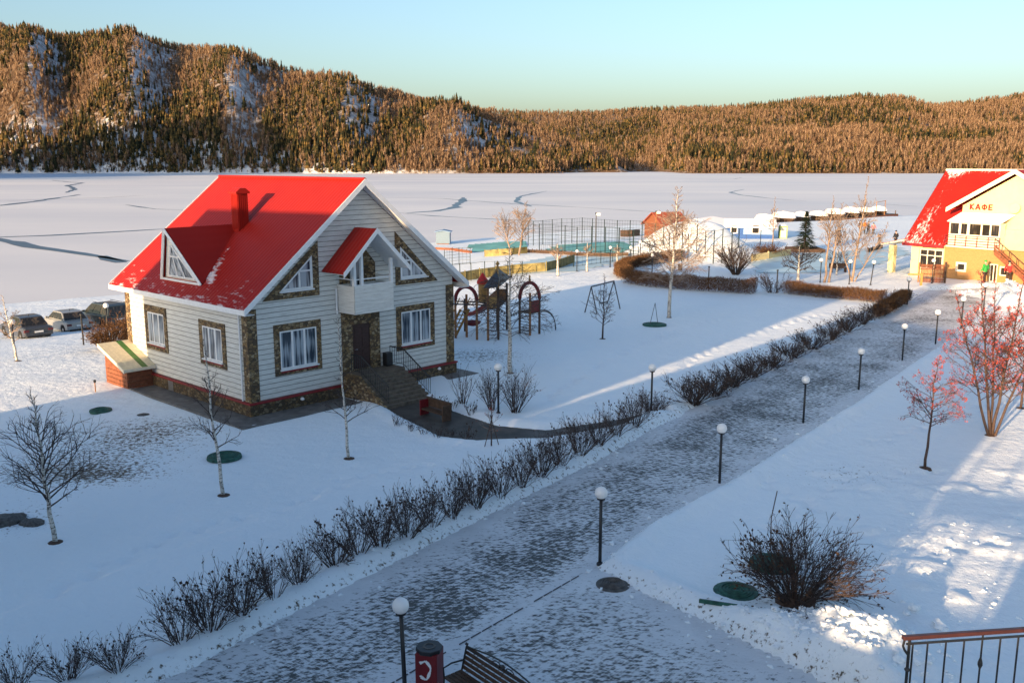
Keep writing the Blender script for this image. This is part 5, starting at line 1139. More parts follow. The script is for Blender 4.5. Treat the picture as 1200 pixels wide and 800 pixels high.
m = MB(); m.bb((.06, 0, .40), (L - .06, .42, .46)); m.build('seat', M['dkwood'], t); m = MB(); m.bb((.0, .42, .50), (L, .48, .92)); m.bb((.0, .36, .86), (L, .5, .93)); m.build('backrest', M['dkwood'], t)
# litter bin
pb = at(503, 757, 1.05); t = thing('litter_bin', (pb[0], pb[1], 0), R(-14), 'dark red square litter bin with a white ring emblem and black lid', 'litter bin'); w = .25
m = MB(); m.bb((-w, -w, .05), (w, w, .98)); m.build('body', M['maroon'], t, bevel=.02); m = MB(); m.prism([(.30 * math.cos(a) * (1.0), .30 * math.sin(a)) for a in [R(22.5 + 45 * k) for k in range(8)]], .965, 1.06, 2); m.build('lid', M['black'], t, bevel=.012)
MB().lathe((0, 0, 1.0), [(.13, 0), (.14, .07), (.10, .072), (.09, .05), (.01, .045)], 16).build('ash_tray', M['rust'], t)
m = MB()
P = [(-.03 + (.135 + .02 * math.sin(3 * a)) * math.cos(a), -w - .008, .62 + (.21 + .015 * math.cos(5 * a)) * math.sin(a)) for a in np.linspace(-2.5, 2.35, 20)]
for k, (a, b) in enumerate(zip(P[:-1], P[1:])): m.bar(a, b, .012, .05 + .02 * math.sin(k * 1.1))
m.build('emblem', M['white'], t); MB().bb((-.27, -.05, .0), (-.23, .05, .12)).build('foot', M['black'], t); MB().bb((.23, -.05, .0), (.27, .05, .12)).build('foot', M['black'], t)
m = MB(); a = at(395 + 10, 800, .1)
# terrace railing at the bottom right
zt_ = 5.5; A_ = Vector(at(1063, 745, zt_)); B_ = Vector(at(1203, 735.5, zt_)); dr_ = (B_ - A_); dr_.z = 0; rl = thing('railing', (A_.x, A_.y, zt_ - 1.05), math.atan2(dr_.y, dr_.x), 'black iron railing with a red brown handrail in the lower right corner', 'railing'); L = 4.2
m = MB(); m.bb((-.06, -.035, 1.005), (L, .035, 1.06)); m.build('handrail', M['rail'], rl, bevel=.012)
m = MB(); m.bb((.0, -.012, .93), (L, .012, .955)); m.bb((.0, -.012, .10), (L, .012, .125)); m.build('rail_bar', M['black'], rl)
sp = .255
for k in range(int(L / sp) + 1):
    x = .04 + k * sp; m = MB(); m.tube([(x, 0, .0 if k % 4 == 0 else .11), (x, 0, 1.0 if k % 4 == 0 else .94)], .022 if k == 0 else .013, 6)
    if k % 4 == 0 and k: m.lathe((x, 0, .52), [(.013, 0), (.032, .05), (.030, .09), (.013, .15)], 8)
    if k == 0: m.tube([(x + .05, 0, 0), (x + .05, 0, .95)], .014, 6); m.tube([(-.03, 0, 1.0), (-.045, 0, .92), (-.02, 0, .86), (x, 0, .78)], .016, 6); m.lathe((x, 0, .55), [(.02, 0), (.04, .03), (.02, .06)], 8)
    m.build('baluster', M['black'], rl)
tr_ = thing('terrace', (A_.x, A_.y, 0), math.atan2(dr_.y, dr_.x), 'plastered terrace carrying the iron railing, at the lower right', 'terrace'); m = MB(); m.bb((.1, -4, zt_ - 1.25), (6, .10, zt_ - 1.055)); m.build('floor_slab', M['hotel'], tr_); m = MB(); m.bb((.3, -4, -.3), (6, -.25, zt_ - 1.25)); m.build('wall', M['hotel'], tr_)

# ------------------------------------------------------------------ parked cars
def paint(c, name):
    t = NT(name); t.base(c); t.b.inputs['Coat Weight'].default_value = .6; t.b.inputs['Coat Roughness'].default_value = .08; return t.fin(.35, .5, .3)
def car(label, paint_m, p, rz, L=4.5, W_=1.78, H_=1.48, kind='sedan', s=1.12):
    t = thing('parked_car', p, rz, label, 'car', 'cars parked by the frozen shore'); t.scale = (s, s, s)
    hw = W_ / 2; r_ = -L / 2; f_ = L / 2; bh = .92 if kind != 'van' else 1.02
    low = [(r_ + .02, .35), (r_, .55), (r_ + .04, bh - .06), (r_ + .16, bh), (f_ - 1.15, bh - .02), (f_ - .35, bh - .16), (f_ - .06, bh - .30), (f_, .50), (f_ - .05, .28)]
    for wx in (f_ - .85, r_ + .80): pass
    under = [(f_ - .48, .26)] + [(f_ - .85 + .37 * math.cos(a), .30 + .37 * math.sin(a)) for a in np.linspace(.1, math.pi - .1, 8)] + [(f_ - 1.25, .24), (r_ + 1.2, .24)] + [(r_ + .80 + .37 * math.cos(a), .30 + .37 * math.sin(a)) for a in np.linspace(.1, math.pi - .1, 8)] + [(r_ + .40, .28)]
    m = MB(); prof = low + under; n = len(prof); rings = []
    for y, sh in ((-hw, .06), (-hw + .10, .0), (0, -.012), (hw - .10, .0), (hw, .06)):
        rings.append([(x - math.copysign(sh * .6, x) if abs(x) > L / 2 - .3 else x, y, z - (sh if z > .7 else 0)) for x, z in prof])
    for q in rings: m.v += q
    for k in range(4): m.f += [(k * n + i, k * n + (i + 1) % n, (k + 1) * n + (i + 1) % n, (k + 1) * n + i) for i in range(n)]; m.m += [0] * n
    m.f += [tuple(range(n)), tuple(range(4 * n, 5 * n))[::-1]]; m.m += [0, 0]
    if kind == 'sedan': cab = [(r_ + .62, bh - .01), (r_ + 1.18, H_ - .05), (r_ + 1.5, H_), (f_ - 2.0, H_ - .02), (f_ - 1.25, bh - .02)]
    elif kind == 'wagon': cab = [(r_ + .10, bh - .01), (r_ + .42, H_ - .06), (r_ + .8, H_), (f_ - 2.0, H_ - .02), (f_ - 1.2, bh - .02)]
    else: cab = [(r_ + .05, bh - .01), (r_ + .28, H_ - .10), (r_ + .6, H_), (f_ - 1.9, H_ - .04), (f_ - .95, bh - .02)]
    tw = .17; o = len(m.v)
    def cw(z): return hw - .05 - tw * (z - bh) / (H_ - bh)
    for sg in (-1, 1): m.v += [(x, sg * cw(z), z) for x, z in cab]
    k = len(cab); m.f += [(o + i, o + i + 1, o + k + i + 1, o + k + i) for i in range(k - 1)] + [tuple(o + i for i in range(k)), tuple(o + k + i for i in range(k))[::-1]]; m.m += [0] * (k + 1)
    body = m.build('body', paint_m, t, False, .035)
    def onx(a, b, f): return (a[0] + (b[0] - a[0]) * f, a[1] + (b[1] - a[1]) * f)
    def endglass(a, b, name):
        p0 = onx(a, b, .08); p1 = onx(a, b, .90); dx, dz = b[0] - a[0], b[1] - a[1]; ln = math.hypot(dx, dz); nx_, nz_ = (-dz / ln, dx / ln) if a[0] < 0 else (dz / ln, -dx / ln); e = .012; sgn = 1 if nz_ > 0 else -1
        mm = MB(); P = [(p0[0] + nx_ * e * sgn, y * (cw(p0[1]) - .07), p0[1] + nz_ * e * sgn) for y in (-1, 1)] + [(p1[0] + nx_ * e * sgn, y * (cw(p1[1]) - .07), p1[1] + nz_ * e * sgn) for y in (1, -1)]
        mm.slab(P, .01); mm.build(name, M['dark_glass'], t)
    endglass(cab[0], cab[1], 'rear_window'); endglass(cab[-1], cab[-2], 'windscreen')
    for sg in (-1, 1):
        zb_, zt = bh + .05, H_ - .09; xs0 = lambda z: cab[0][0] + (cab[1][0] - cab[0][0]) * (z - bh) / (cab[1][1] - bh) + .12; xs1 = lambda z: cab[-1][0] + (cab[-2][0] - cab[-1][0]) * (z - bh) / (cab[-2][1] - bh) - .10
        for f0, f1 in ((.0, .30), (.33, .64), (.67, 1.)):
            mm = MB(); P = [(xs0(z) + (xs1(z) - xs0(z)) * f, sg * (cw(z) + .006), z) for z, f in ((zb_, f0), (zb_, f1), (zt, f1), (zt, f0))]; mm.slab(P, .012 * (1 if sg < 0 else -1)); mm.build('side_window', M['dark_glass'], t)
        mm = MB(); mm.box((cab[-1][0] - .25, sg * (hw + .09), bh + .06), (.12, .2, .14)); mm.build('mirror', paint_m, t, bevel=.03)
        mm = MB(); mm.bb((r_ - .006, sg * (hw - .30), bh - .30), (r_ + .12, sg * (hw + .008), bh - .15)); mm.build('tail_light', M['lamp'], t, bevel=.02)
        mm = MB(); mm.bb((f_ - .24, sg * (hw - .45), bh - .42), (f_ - .02, sg * (hw - .03), bh - .27)); mm.build('headlight', M['rim'], t, bevel=.03)
        for wx in (f_ - .85, r_ + .80):
            mm = MB(); mm.lathe((0, 0, -.10), [(.22, 0), (.30, .0), (.32, .03), (.32, .17), (.30, .20), (.22, .20)], 20); wo = mm.build('wheel', M['tyre'], t, True); wo.data.transform(Matrix.Translation((wx, sg * (hw - .11), .32)) @ Matrix.Rotation(math.pi / 2, 4, 'X'))
            mm = MB(); mm.lathe((0, 0, -.104), [(.05, 0), (.21, .01), (.22, .03), (.22, .18), (.21, .198), (.05, .208)], 12); ro = mm.build('rim', M['rim'], wo); ro.data.transform(Matrix.Translation((wx, sg * (hw - .11), .32)) @ Matrix.Rotation(math.pi / 2, 4, 'X'))
    MB().bb((r_ - .018, -.27, bh - .36), (r_ - .002, .27, bh - .24)).build('number_plate', M['plate'], t)
    mm = MB(); mm.bb((r_ - .045, -hw + .06, .40), (r_ + .10, hw - .06, .52)); mm.build('bumper', paint_m, t, bevel=.03)
    mm = MB(); mm.bb((r_ - .01, -hw + .16, .30), (r_ + .05, hw - .16, .38)); mm.build('bumper_trim', M['black'], t)
    mm = MB(); a_, b_ = cab[1], cab[-2]
    if kind == 'van':
        for sg in (-1, 1): mm.tube([(a_[0] + .4, sg * (cw(H_) - .04), H_ + .05), (b_[0] - .1, sg * (cw(H_) - .04), H_ + .05)], .022, 6)
        mm.build('roof_rail', M['black'], t)
    else: mm.lathe((a_[0] + .35, 0, H_ - .03), [(.03, 0), (.01, .12)], 6); mm.build('aerial', M['black'], t)
    return t
CH = R(90 + 43)
def carpos(u, v): return gnd(u, v)
car('charcoal saloon, leftmost of the parked cars', paint((.06, .065, .075), 'charcoal_paint'), carpos(31, 393), CH + R(4), kind='sedan', s=1.12)
car('silver grey saloon parked second from the left', paint((.30, .30, .29), 'silver_paint'), carpos(78, 385), CH + R(6), kind='sedan', s=1.12)
car('dark people carrier, tallest of the parked cars', paint((.035, .045, .045), 'dark_green_paint'), carpos(123, 380), CH + R(8), L=4.4, H_=1.72, kind='van', s=1.15)
car('pale car half hidden behind the house wall', paint((.40, .42, .44), 'pale_paint'), carpos(160, 373), CH + R(6), kind='wagon', s=1.2)

# ------------------------------------------------------------------ people
def skin_mesh(name, verts, edges, radii, mat, parent, root=0, sub=2):
    me = bpy.data.meshes.new(name); me.from_pydata([tuple(v) for v in verts], edges, []); me.materials.append(mat); o = bpy.data.objects.new(name, me); COL.objects.link(o); o.parent = parent
    md = o.modifiers.new('skin', 'SKIN'); md.use_smooth_shade = True; sk = me.skin_vertices[0].data
    for i, r_ in enumerate(radii): sk[i].radius = (r_, r_) if not hasattr(r_, '__len__') else r_; sk[i].use_root = (i == root)
    o.modifiers.new('sub', 'SUBSURF').levels = sub; o.modifiers['sub'].render_levels = sub; return o
def person(p, rz, label, jacket, trousers, hat, s=1., step=.12, arms=(.10, .05), group=None, fold=False):
    t = thing('person', p, rz, label, 'person', group); t.scale = (s, s, s)          # faces local -y
    hipz, knz, shz = .92, .50, 1.43; aL, aR = arms
    V = [(0, 0, .95), (0, .0, 1.18), (0, .01, 1.40), (0, 0, 1.50), (0, -.01, 1.60), (0, -.015, 1.70)]; E = [(0, 1), (1, 2), (2, 3), (3, 4), (4, 5)]; Rr = [(.155, .12), (.15, .11), (.165, .105), .055, (.080, .095), (.085, .10)]
    for sg, st, ar in ((-1, step, aL), (1, -step, aR)):
        o = len(V); V += [(sg * .10, -st * .2, .86), (sg * .105, -st * .7 - .02, knz), (sg * .11, -st * .8 + .03, .10), (sg * .115, -st * .8 - .10, .045)]; E += [(0, o), (o, o + 1), (o + 1, o + 2), (o + 2, o + 3)]; Rr += [.095, .065, .045, .04]
        o = len(V); hand = (sg * .12, -.20, 1.12) if fold else (sg * (.27 + ar), -.10 - ar, .90)
        V += [(sg * .20, .01, shz), (sg * (.26 + ar * .5), .03, 1.16), hand]; E += [(2, o), (o, o + 1), (o + 1, o + 2)]; Rr += [.062, .048, .036]
        for k in range(4):
            hx_, hy_, hz__ = hand; b = len(V); V += [(hx_ + (k - 1.5) * .018 * (0 if not fold else .5), hy_ - .02 - k * .012, hz__ - .07), (hx_ + (k - 1.5) * .018 * 0, hy_ - .035 - k * .012, hz__ - .12)]; E += [(o + 2, b), (b, b + 1)]; Rr += [.011, .009]
        b = len(V); V += [(hand[0] - sg * .01, hand[1] - .06, hand[2] - .03)]; E += [(o + 2, b)]; Rr += [.012]
    body = skin_mesh('body', V, E, Rr, M['skin'], t, 0, 1)
    V = [(0, .0, .84), (0, 0, 1.0), (0, 0, 1.2), (0, .01, 1.41), (0, .01, 1.52)]; E = [(0, 1), (1, 2), (2, 3), (3, 4)]; Rr = [(.20, .16), (.195, .155), (.19, .15), (.185, .13), (.085, .085)]
    for sg, ar in ((-1, aL), (1, aR)):
        o = len(V); hand = (sg * .13, -.18, 1.13) if fold else (sg * (.27 + ar), -.08 - ar, .95); V += [(sg * .21, .01, shz), (sg * (.27 + ar * .5), .035, 1.16), hand]; E += [(3, o), (o, o + 1), (o + 1, o + 2)]; Rr += [.085, .075, .058]
    skin_mesh('jacket', V, E, Rr, jacket, t, 0, 2)
    V = [(0, 0, .90)]; E = []; Rr = [(.165, .135)]
    for sg, st in ((-1, step), (1, -step)): o = len(V); V += [(sg * .10, -st * .2, .80), (sg * .105, -st * .7 - .02, knz), (sg * .11, -st * .8 + .03, .10)]; E += [(0, o), (o, o + 1), (o + 1, o + 2)]; Rr += [.11, .085, .075]
    skin_mesh('trousers', V, E, Rr, trousers, t, 0, 2)
    for sg, st in ((-1, step), (1, -step)):
        m = MB(); m.tube([(sg * .11, -st * .8 + .08, .05), (sg * .115, -st * .8 - .05, .06), (sg * .12, -st * .8 - .17, .04)], [.055, .06, .04], 8); m.build('boot', M['black'], t, True)
    MB().lathe((0, -.01, 1.655), [(.118, 0), (.122, .05), (.105, .11), (.06, .15), (.02, .165)], 14).build('hat', hat, t, True)
    m = MB()
    for sg in (-1, 1): m.lathe((sg * .034, -.100, 1.645), [(.010, 0), (.013, .008), (.004, .016)], 6)
    m.build('eyes', M['black'], t); m = MB(); m.lathe((0, -.112, 1.60), [(.018, 0), (.014, .03), (.006, .05)], 6); m.build('nose', M['skin'], t); m = MB(); m.bb((-.025, -.105, 1.568), (.025, -.095, 1.576)); m.build('mouth', M['maroon'], t)
    return t
gj = cloth((.035, .30, .06), 'green_jacket'); rj = cloth((.55, .03, .03), 'red_jacket'); dk = cloth((.025, .025, .03), 'dark_cloth'); br = cloth((.05, .03, .025), 'brown_cloth'); og = cloth((.60, .17, .03), 'orange_cloth'); pk = cloth((.55, .14, .16), 'pink_cloth')
pp = gnd(1153, 332); person(pp, R(205), 'person in a green jacket and dark trousers standing on the snow before the cafe', gj, br, gj, 1.24, .05)
pp = gnd(1181, 333); person(pp, R(150), 'person in a red jacket walking before the cafe stair', rj, br, dk, 1.18, .2)
pp = gnd(1175, 329); person(pp, R(20), 'person in dark clothes standing behind the one in red', dk, dk, dk, 1.22, .08)
for q, lb, j, rz, s in (((1013, 274), 'small far person in orange on the snow slope below the pier', og, 40, 1.25), ((1017, 275), 'small far person in dark clothes between the orange and the pink one', dk, 90, 1.2), ((1023, 275), 'small far person in a pink jacket on the snow slope', pk, 160, 1.05), ((1008, 273), 'small far person in brown, left of the one in orange', br, 10, 1.15), ((983, 288), 'far person in brown at the rink edge by the bare trees', br, 120, 1.2), ((1049, 288), 'far person in black near the cafe porch roof', dk, 200, 1.2), ((1030, 291), 'far person in dark clothes beside the timber edge of the rink', dk, 60, 1.05)):
    person(gnd(*q), R(rz), lb, j, dk, dk, s, .12)

# ------------------------------------------------------------------ courts, fences, rink
def flat(name, pxs, mat, lift=.05, z=None):
    P = [gnd(*q) for q in pxs]; poly = np.array([p[:2] for p in P]); o = sheet(name, poly, 1.0, lambda a, b: terrain(a, b) + lift, M[mat]); return struct(o)
flat('sports_court', [(641, 294), (655, 287), (700, 284), (728, 284), (738, 289), (730, 296), (715, 296)], 'teal', .06)
flat('sports_court', [(553, 295), (556, 287), (585, 284), (612, 283), (614, 289)], 'teal', .06)
flat('ice_rink', [(560, 322), (600, 312), (650, 300), (735, 299), (705, 311), (672, 318), (632, 320)], 'rink', .05)
flat('ice_rink', [(880, 309), (912, 302), (930, 298), (985, 296), (1046, 289), (1062, 297), (1012, 313), (950, 320), (900, 320)], 'rink', .05)
def fence_run(pxs, tops, label, name='fence', wires=5, every=None, mat='fence', closed=False, rad=.06, cat='fence', vert=0):
    P = [gnd(*q) for q in pxs]; c = P[0].copy(); t = thing(name, c, 0, label, cat); T = []
    for p, v in zip(P, tops):
        h = zpx(p, v); T.append(h)
    pr = None
    for k, (p, h) in enumerate(zip(P, T)): MB().tube([p - c - Vector((0, 0, .3)), p - c + Vector((0, 0, h))], rad, 6).build('post', M[mat], t)
    m = MB()
    for k in range(len(P) - 1):
        a, b = P[k] - c, P[k + 1] - c
        for w in range(wires): f = .08 + .90 * w / max(1, wires - 1); m.tube([a + Vector((0, 0, T[k] * f)), b + Vector((0, 0, T[k + 1] * f))], .02, 3, cap=False)
        if vert:
            n = int((b - a).length / vert)
            for i in range(1, n): f = i / n; q = a.lerp(b, f); hh = T[k] + (T[k + 1] - T[k]) * f; m.tube([q, q + Vector((0, 0, hh))], .013, 3, cap=False)
    m.build('wire_mesh', M[mat], t); return t
fence_run([(612, 288), (619, 287), (625, 287), (636, 286), (647, 286), (658, 285), (670, 284), (682, 284), (694, 284), (708, 284), (723, 285), (738, 286), (752, 287)], [259, 259, 259, 258, 257, 256, 256, 255, 256, 257, 258, 258, 259], 'tall green wire fence along the far side of the teal court', 'court_fence', 7, vert=.8)
fence_run([(632, 294), (647, 295), (662, 296), (676, 297), (693, 297), (709, 298), (725, 299), (742, 302)], [262, 263, 264, 266, 265, 266, 267, 269], 'tall green wire fence along the near side of the teal court', 'court_fence', 6, vert=.9)
fence_run([(752, 292), (767, 294), (777, 297), (784, 300), (799, 301), (806, 302), (816, 302), (826, 302), (836, 302), (846, 301), (857, 300), (865, 299)], [262, 262, 261, 272, 262, 274, 263, 270, 270, 268, 266, 268], 'tall green wire fence running in front of the snow mound', 'court_fence', 5, vert=1.0)
fence_run([(521, 311), (530, 311), (538, 310), (551, 309)], [292, 291, 290, 290], 'white tinted net fence behind the house gable', 'net_fence', 6, vert=.5, rad=.04)
fence_run([(525, 334), (539, 331), (552, 329), (568, 328), (580, 327), (595, 326), (612, 324)], [310, 309, 308, 306, 306, 306, 306], 'thin post and wire fence behind the play tower', 'wire_fence', 3, rad=.04)
fence_run([(672, 313), (688, 311), (704, 309), (718, 307), (729, 304), (738, 303), (748, 302)], [298, 296, 294, 293, 291, 290, 289], 'low green mesh fence on the right of the rink', 'wire_fence', 4, rad=.04, vert=.6)
m = MB(); p = gnd(743, 302); gl_ = thing('goal', p, 0, 'green goal frame at the right end of the teal court', 'goal'); m.tube([(-.5, 0, -.1), (-.5, 0, 1.9), (1.9, .4, 1.9), (1.9, .4, -.1)], .05, 6); m.tube([(-.5, 0, 1.9), (-.2, 1.0, 0)], .03, 5); m.tube([(1.9, .4, 1.9), (2.1, 1.4, 0)], .03, 5); m.build('frame', M['green'], gl_)
m = MB()
for k in range(9): f = k / 8; m.tube([(-.5 + 2.4 * f, .4 * f, 1.88), (-.2 + 2.3 * f, 1.0 + .4 * f, 0)], .012, 3)
for k in range(6): f = k / 5; m.tube([(-.5 + .3 * f, f, 1.9 - 1.9 * f), (1.9 + .2 * f, .4 + f, 1.9 - 1.9 * f)], .012, 3)
m.build('net', M['fence'], gl_)
def boards_run(name, pxs, h, mat, label, th=.12, cat='board fence'):
    P = [gnd(*q) for q in pxs]; c = P[0].copy(); m = MB()
    for a, b in zip(P[:-1], P[1:]):
        n = max(1, int((b - a).length / 2.0))
        for k in range(n):
            p, q = (a - c).lerp(b - c, k / n), (a - c).lerp(b - c, (k + 1) / n - .02 / n); m.bar(p + Vector((0, 0, h / 2 - .1)), q + Vector((0, 0, h / 2 - .1)), th, h + .2); m.box(tuple(p + Vector((0, 0, h / 2 + .05))), (.1, .2, h + .15))
    o = m.build(name, M[mat]); o.location = c; return tag(o, label, cat)
boards_run('rink_boards', [(522, 333), (545, 329), (562, 326), (600, 321), (640, 318), (656, 314), (673, 308)], 1.0, 'yellowboard', 'olive yellow boards along the near side of the ice rink')
boards_run('rink_boards', [(568, 300), (600, 298), (618, 296)], .9, 'yellowboard', 'short yellow boards at the left end of the teal court')
boards_run('timber_edge', [(614, 295), (640, 297), (680, 300), (715, 301), (737, 300)], .45, 'dkwood', 'dark timber edge between the teal court and the rink')
boards_run('timber_edge', [(505, 292), (530, 293), (553, 296)], .35, 'redwood', 'red brown timber edge leading from the grey hut')
boards_run('low_wall', [(881, 306), (900, 303), (926, 299)], .75, 'cream', 'low beige wall along the near rink edge left of the spruce', .2, 'wall')
boards_run('timber_edge', [(1017, 296), (1028, 293), (1034, 291)], .55, 'dkwood', 'timber edge at the far side of the right hand rink')
p = gnd(982, 319); t = thing('bench', p, R(8), 'dark timber bench between the two pale bare trees', 'bench'); MB().bb((-.95, -.25, .40), (.95, .25, .48)).build('seat', M['dkwood'], t); MB().bb((-.95, .2, .5), (.95, .26, .95)).build('backrest', M['dkwood'], t)
for x in (-.8, .8): MB().bb((x - .05, -.25, -.1), (x + .05, .2, .40)).build('leg', M['dkwood'], t)
p = gnd(797, 317); t = thing('litter_bin', p, 0, 'small dark litter bin with snow on top inside the hedge oval', 'litter bin'); MB().lathe((0, 0, -.05), [(.22, 0), (.26, .8), (.24, .8)], 12).build('body', M['black'], t); MB().lathe((0, 0, .74), [(.27, 0), (.24, .16), (.10, .26)], 12).build('snow_cap', M['purewhite'], t)
p = gnd(640 + 8, 300); 

# ------------------------------------------------------------------ huts and the blue house
def hut(name, pxl, pxr, vtop, depth, label, cat, wall, roofm, pitch=.25, gable=True, ov=.3, extra=None):
    a, b = gnd(*pxl), gnd(*pxr); d = b - a; w = Vector((d.x, d.y, 0)).length; z = min(a.z, b.z); t = thing(name, (a.x, a.y, z), math.atan2(d.y, d.x), label, cat); h = zpx(a, vtop); rh = w * pitch if gable else depth * pitch
    m = MB()
    if gable: m.prism([(0, -.6), (w, -.6), (w, h), (w / 2, h + rh), (0, h)], 0, depth, 1)
    else: m.prism([(0, -.6), (depth, -.6), (depth, h), (depth / 2, h + rh), (0, h)], 0, w, 0)
    m.build('wall', M[wall], t)
    if gable:
        for x0, x1 in ((-ov, w / 2), (w / 2, w + ov)): k = rh / (w / 2); zz = lambda x: h + rh - abs(x - w / 2) * k + .01; MB().slab([(x0, -ov, zz(x0)), (x1, -ov, zz(x1)), (x1, depth + ov, zz(x1)), (x0, depth + ov, zz(x0))], .10).build('roof', M[roofm], t)
    else:
        for y0, y1 in ((-ov, depth / 2), (depth / 2, depth + ov)): k = rh / (depth / 2); zz = lambda y: h + rh - abs(y - depth / 2) * k + .01; MB().slab([(-ov, y0, zz(y0)), (w + ov, y0, zz(y0)), (w + ov, y1, zz(y1)), (-ov, y1, zz(y1))], .14).build('roof', M[roofm], t)
    return t, w, h
def hwin(t, x0, x1, z0, z1, y=-.05):
    m = MB(); e = .14; m.bb((x0 - e, y, z0 - e), (x0, y + .06, z1 + e)); m.bb((x1, y, z0 - e), (x1 + e, y + .06, z1 + e)); m.bb((x0, y, z1), (x1, y + .06, z1 + e)); m.bb((x0, y, z0 - e), (x1, y + .06, z0)); f = m.build('window', M['white'], t); MB().bb((x0, y + .02, z0), (x1, y + .04, z1)).build('pane', M['dark_glass'], f)
t, w, h = hut('hut', (511, 286), (527, 286), 272, 2.6, 'grey blue metal hut on the shore behind the house gable', 'hut', 'greyhut', 'paleblue', .10, True, .25); MB().bb((.1, -.3, -.6), (w - .1, 0, .1)).build('base', M['redwood'], t)
t, w, h = hut('hut', (755, 277), (777, 277), 261, 4.5, 'red brown wooden hut with a pitched roof behind the snow mound', 'hut', 'redwood', 'brownroof', .28, True, .5)
MB().bb((-.02, .02, .0), (.0, 4.4, 2.0)).build('side_wall', M['dkwood'], t)
boards_run('log_pile', [(729, 276), (738, 276), (748, 275)], 1.2, 'dkwood', 'dark stacked logs left of the brown hut', .8, 'log pile')
t, w, h = hut('boathouse', (812, 266), (900, 270), 258, 9, 'long low building with a wide snow covered roof behind the mound', 'boathouse', 'greyhut', 'purewhite', .07, False, .7)
for k in range(5): MB().bb((.4 + k * 1.7, -.9, -.4), (.55 + k * 1.7, -.75, h)).build('porch_post', M['white'], t)
for k in range(3): hwin(t, 1.0 + k * 2.2, 2.2 + k * 2.2, .9, 1.8)
t, w, h = hut('house', (851, 280), (906, 280), 265.5, 6.5, 'blue wooden house with snow on its roof and white framed windows', 'house', 'blue', 'purewhite', .14, False, .45)  # dark left part of the wall: mound's shadow painted into the siding
m = MB(); m.bb((w * .36, -.035, .75), (w + .01, -.004, h)); m.build('sunlit_wall_part', M['paleblue'], t)  # paler sheet stands for the part of the wall in sun
hwin(t, w * .10, w * .22, 1.0, 2.1, -.09); hwin(t, w * .55, w * .69, .95, 2.15, -.09)
MB().bb((w - .02, .4, .0), (w + .02, 1.4, 2.1)).build('door', M['white'], t)
p = gnd(917, 279); h = zpx(p, 263); t = thing('toilet_cabin', p, R(-6), 'lime green portable toilet cabin right of the blue house', 'toilet cabin'); MB().bb((-.6, -.6, -.2), (.6, .6, h - .2)).build('cabin', M['limegreen'], t, bevel=.05); MB().bb((-.42, -.63, .1), (.42, -.6, h - .4)).build('door', M['fascia'], t, bevel=.02); MB().lathe((0, 0, h - .2), [(.66, 0), (.6, .12), (.2, .25)], 12).build('roof', M['purewhite'], t)
# pier with the covered boats
pa, pb_ = Vector(at(898, 271, LAKE_Z)), Vector(at(1052, 256, LAKE_Z)); d = pb_ - pa; L = d.length; pr = thing('pier', pa, math.atan2(d.y, d.x), 'long brown timber pier reaching along the frozen shore', 'pier')
m = MB(); m.bb((0, 0, 1.0), (L, 4.5, 1.25)); m.build('deck', M['dkwood'], pr)
m = MB(); n = int(L / 1.1)
for k in range(n): m.bb((k * L / n, -.12, -.4), (k * L / n + L / n * .93, -.02, 1.2 + .06 * math.sin(k * 7)))
m.build('skirt_board', M['redwood'], pr)
for k in range(10): MB().tube([(1 + k * (L - 2) / 9, .3, -1), (1 + k * (L - 2) / 9, .3, 2.2)], .12, 6).build('post', M['dkwood'], pr)
bo = None
for k in range(8):
    if bo is None:
        bo = thing('covered_boat', (0, 0, 0), 0, 'boat under a snowy peaked cover, one of the row laid up on the pier', 'boat', 'snow covered boats on the pier')
        m = MB(); S = [(-2.2, .15, .9), (-1.6, .75, .2), (0, .95, 0), (1.6, .75, .05), (2.3, .55, .15)]
        o = []
        for x, hw_, kz in S: o += [(x, -hw_, .9), (x, -hw_ * .6, kz), (x, hw_ * .6, kz), (x, hw_, .9)]
        m.add(o, [(i * 4 + j, i * 4 + j + 1, i * 4 + j + 5, i * 4 + j + 4) for i in range(4) for j in range(3)] + [(16, 17, 18, 19), (0, 1, 2, 3)]); m.build('hull', M['dkwood'], bo)
        m = MB(); o = []
        for x, hw_, _ in S: o += [(x, -hw_ - .08, .85), (x * .9, -hw_ * .35, 1.9 - .12 * abs(x)), (x * .9, hw_ * .35, 1.95 - .12 * abs(x)), (x, hw_ + .08, .85)]
        m.add(o, [(i * 4 + j, i * 4 + j + 1, i * 4 + j + 5, i * 4 + j + 4) for i in range(4) for j in range(3)] + [(16, 17, 18, 19), (3, 2, 1, 0)]); m.build('snow_cover', M['purewhite'], bo, True)
        q = bo
    else: q = copy_tree(bo)
    f = (k + .4) / 8.2; q.location = pa + d * f + Vector((-d.y, d.x, 0)).normalized() * 2.3 + Vector((0, 0, 1.25)); q.rotation_euler = (0, 0, math.atan2(d.y, d.x) + R(75 + 12 * math.sin(k * 2.3))); s = 1.25 + .12 * math.sin(k * 1.7); q.scale = (s, s, s)
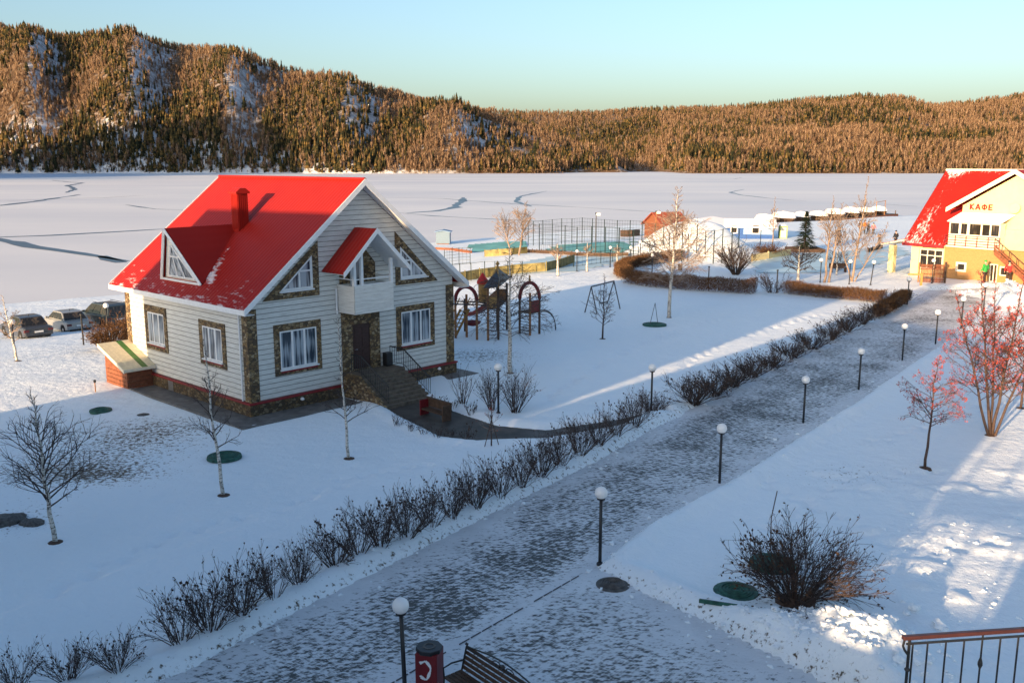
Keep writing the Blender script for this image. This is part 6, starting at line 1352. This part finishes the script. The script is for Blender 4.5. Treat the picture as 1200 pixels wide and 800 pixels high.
m = MB(); m.tube([(0, 0, 0), (0, 0, 3.6)], .09, 6); m.tube([(0, 0, 3.5), (5.2, 0, 3.7)], .07, 5); m.tube([(5.2, 0, 0), (5.2, 0, 3.9)], .09, 6); o = m.build('boat_frame', M['wood']); o.location = pa + d * .80 + Vector((0, 0, 1.25)); o.rotation_euler = (0, 0, math.atan2(d.y, d.x)); tag(o, 'bare timber frame standing over the last covered boats', 'frame')
# wicker screen, post and barrels before the cafe
p = gnd(1091, 331); sc_ = thing('wicker_screen', p, R(-14), 'brown woven screen in front of the cafe window', 'screen'); m = MB()
for k in range(24): x = -1.0 + k * .088; m.tube([(x, .03 * math.sin(k * 1.9), -.2), (x + .05, .03, 1.75)], .035, 4)
for z in (.3, .8, 1.3, 1.65): m.bar((-1.05, -.05, z), (1.1, -.05, z), .05, .09)
m.build('panel', M['redwood'], sc_); m = MB(); m.tube([(1.2, 0, -.2), (1.2, 0, 2.0)], .11, 7); m.build('post', M['dkwood'], sc_); m = MB(); m.tube([(-1.15, 0, -.2), (-1.15, 0, 1.9)], .08, 7); m.build('post', M['wood'], sc_)
p = gnd(1079, 336); t = thing('gate_post', p, R(-10), 'bright timber post with a crossbar at the cafe porch', 'post'); MB().bb((-.1, -.1, -.2), (.1, .1, 1.25)).build('post', M['ochre'], t); MB().bb((-1.2, -.05, 1.0), (-.1, .05, 1.15)).build('crossbar', M['ochre'], t)
p = gnd(1130, 327); t = thing('barbecue', p, 0, 'small black stand with a tray against the orange brick wall', 'stand'); MB().tube([(0, 0, -.1), (0, 0, 1.0)], .06, 6).build('stem', M['black'], t); MB().bb((-.3, -.2, 1.0), (.3, .2, 1.12)).build('tray', M['black'], t)
p = gnd(1110, 325); t = thing('wall_bush', p, 0, 'dead brown bush against the brick wall of the cafe', 'bush'); m = MB(); rr = random.Random(77)
for k in range(40): a = rr.random() * 6.28; branch(m, rr, Vector((rr.gauss(0, .2), rr.gauss(0, .2), -.1)), Vector((.5 * math.cos(a), .5 * math.sin(a), 1)), 1.3 * (.6 + .5 * rr.random()), .02, 1, (4,), 0, 3)
m.build('branches', M['twig'], t)
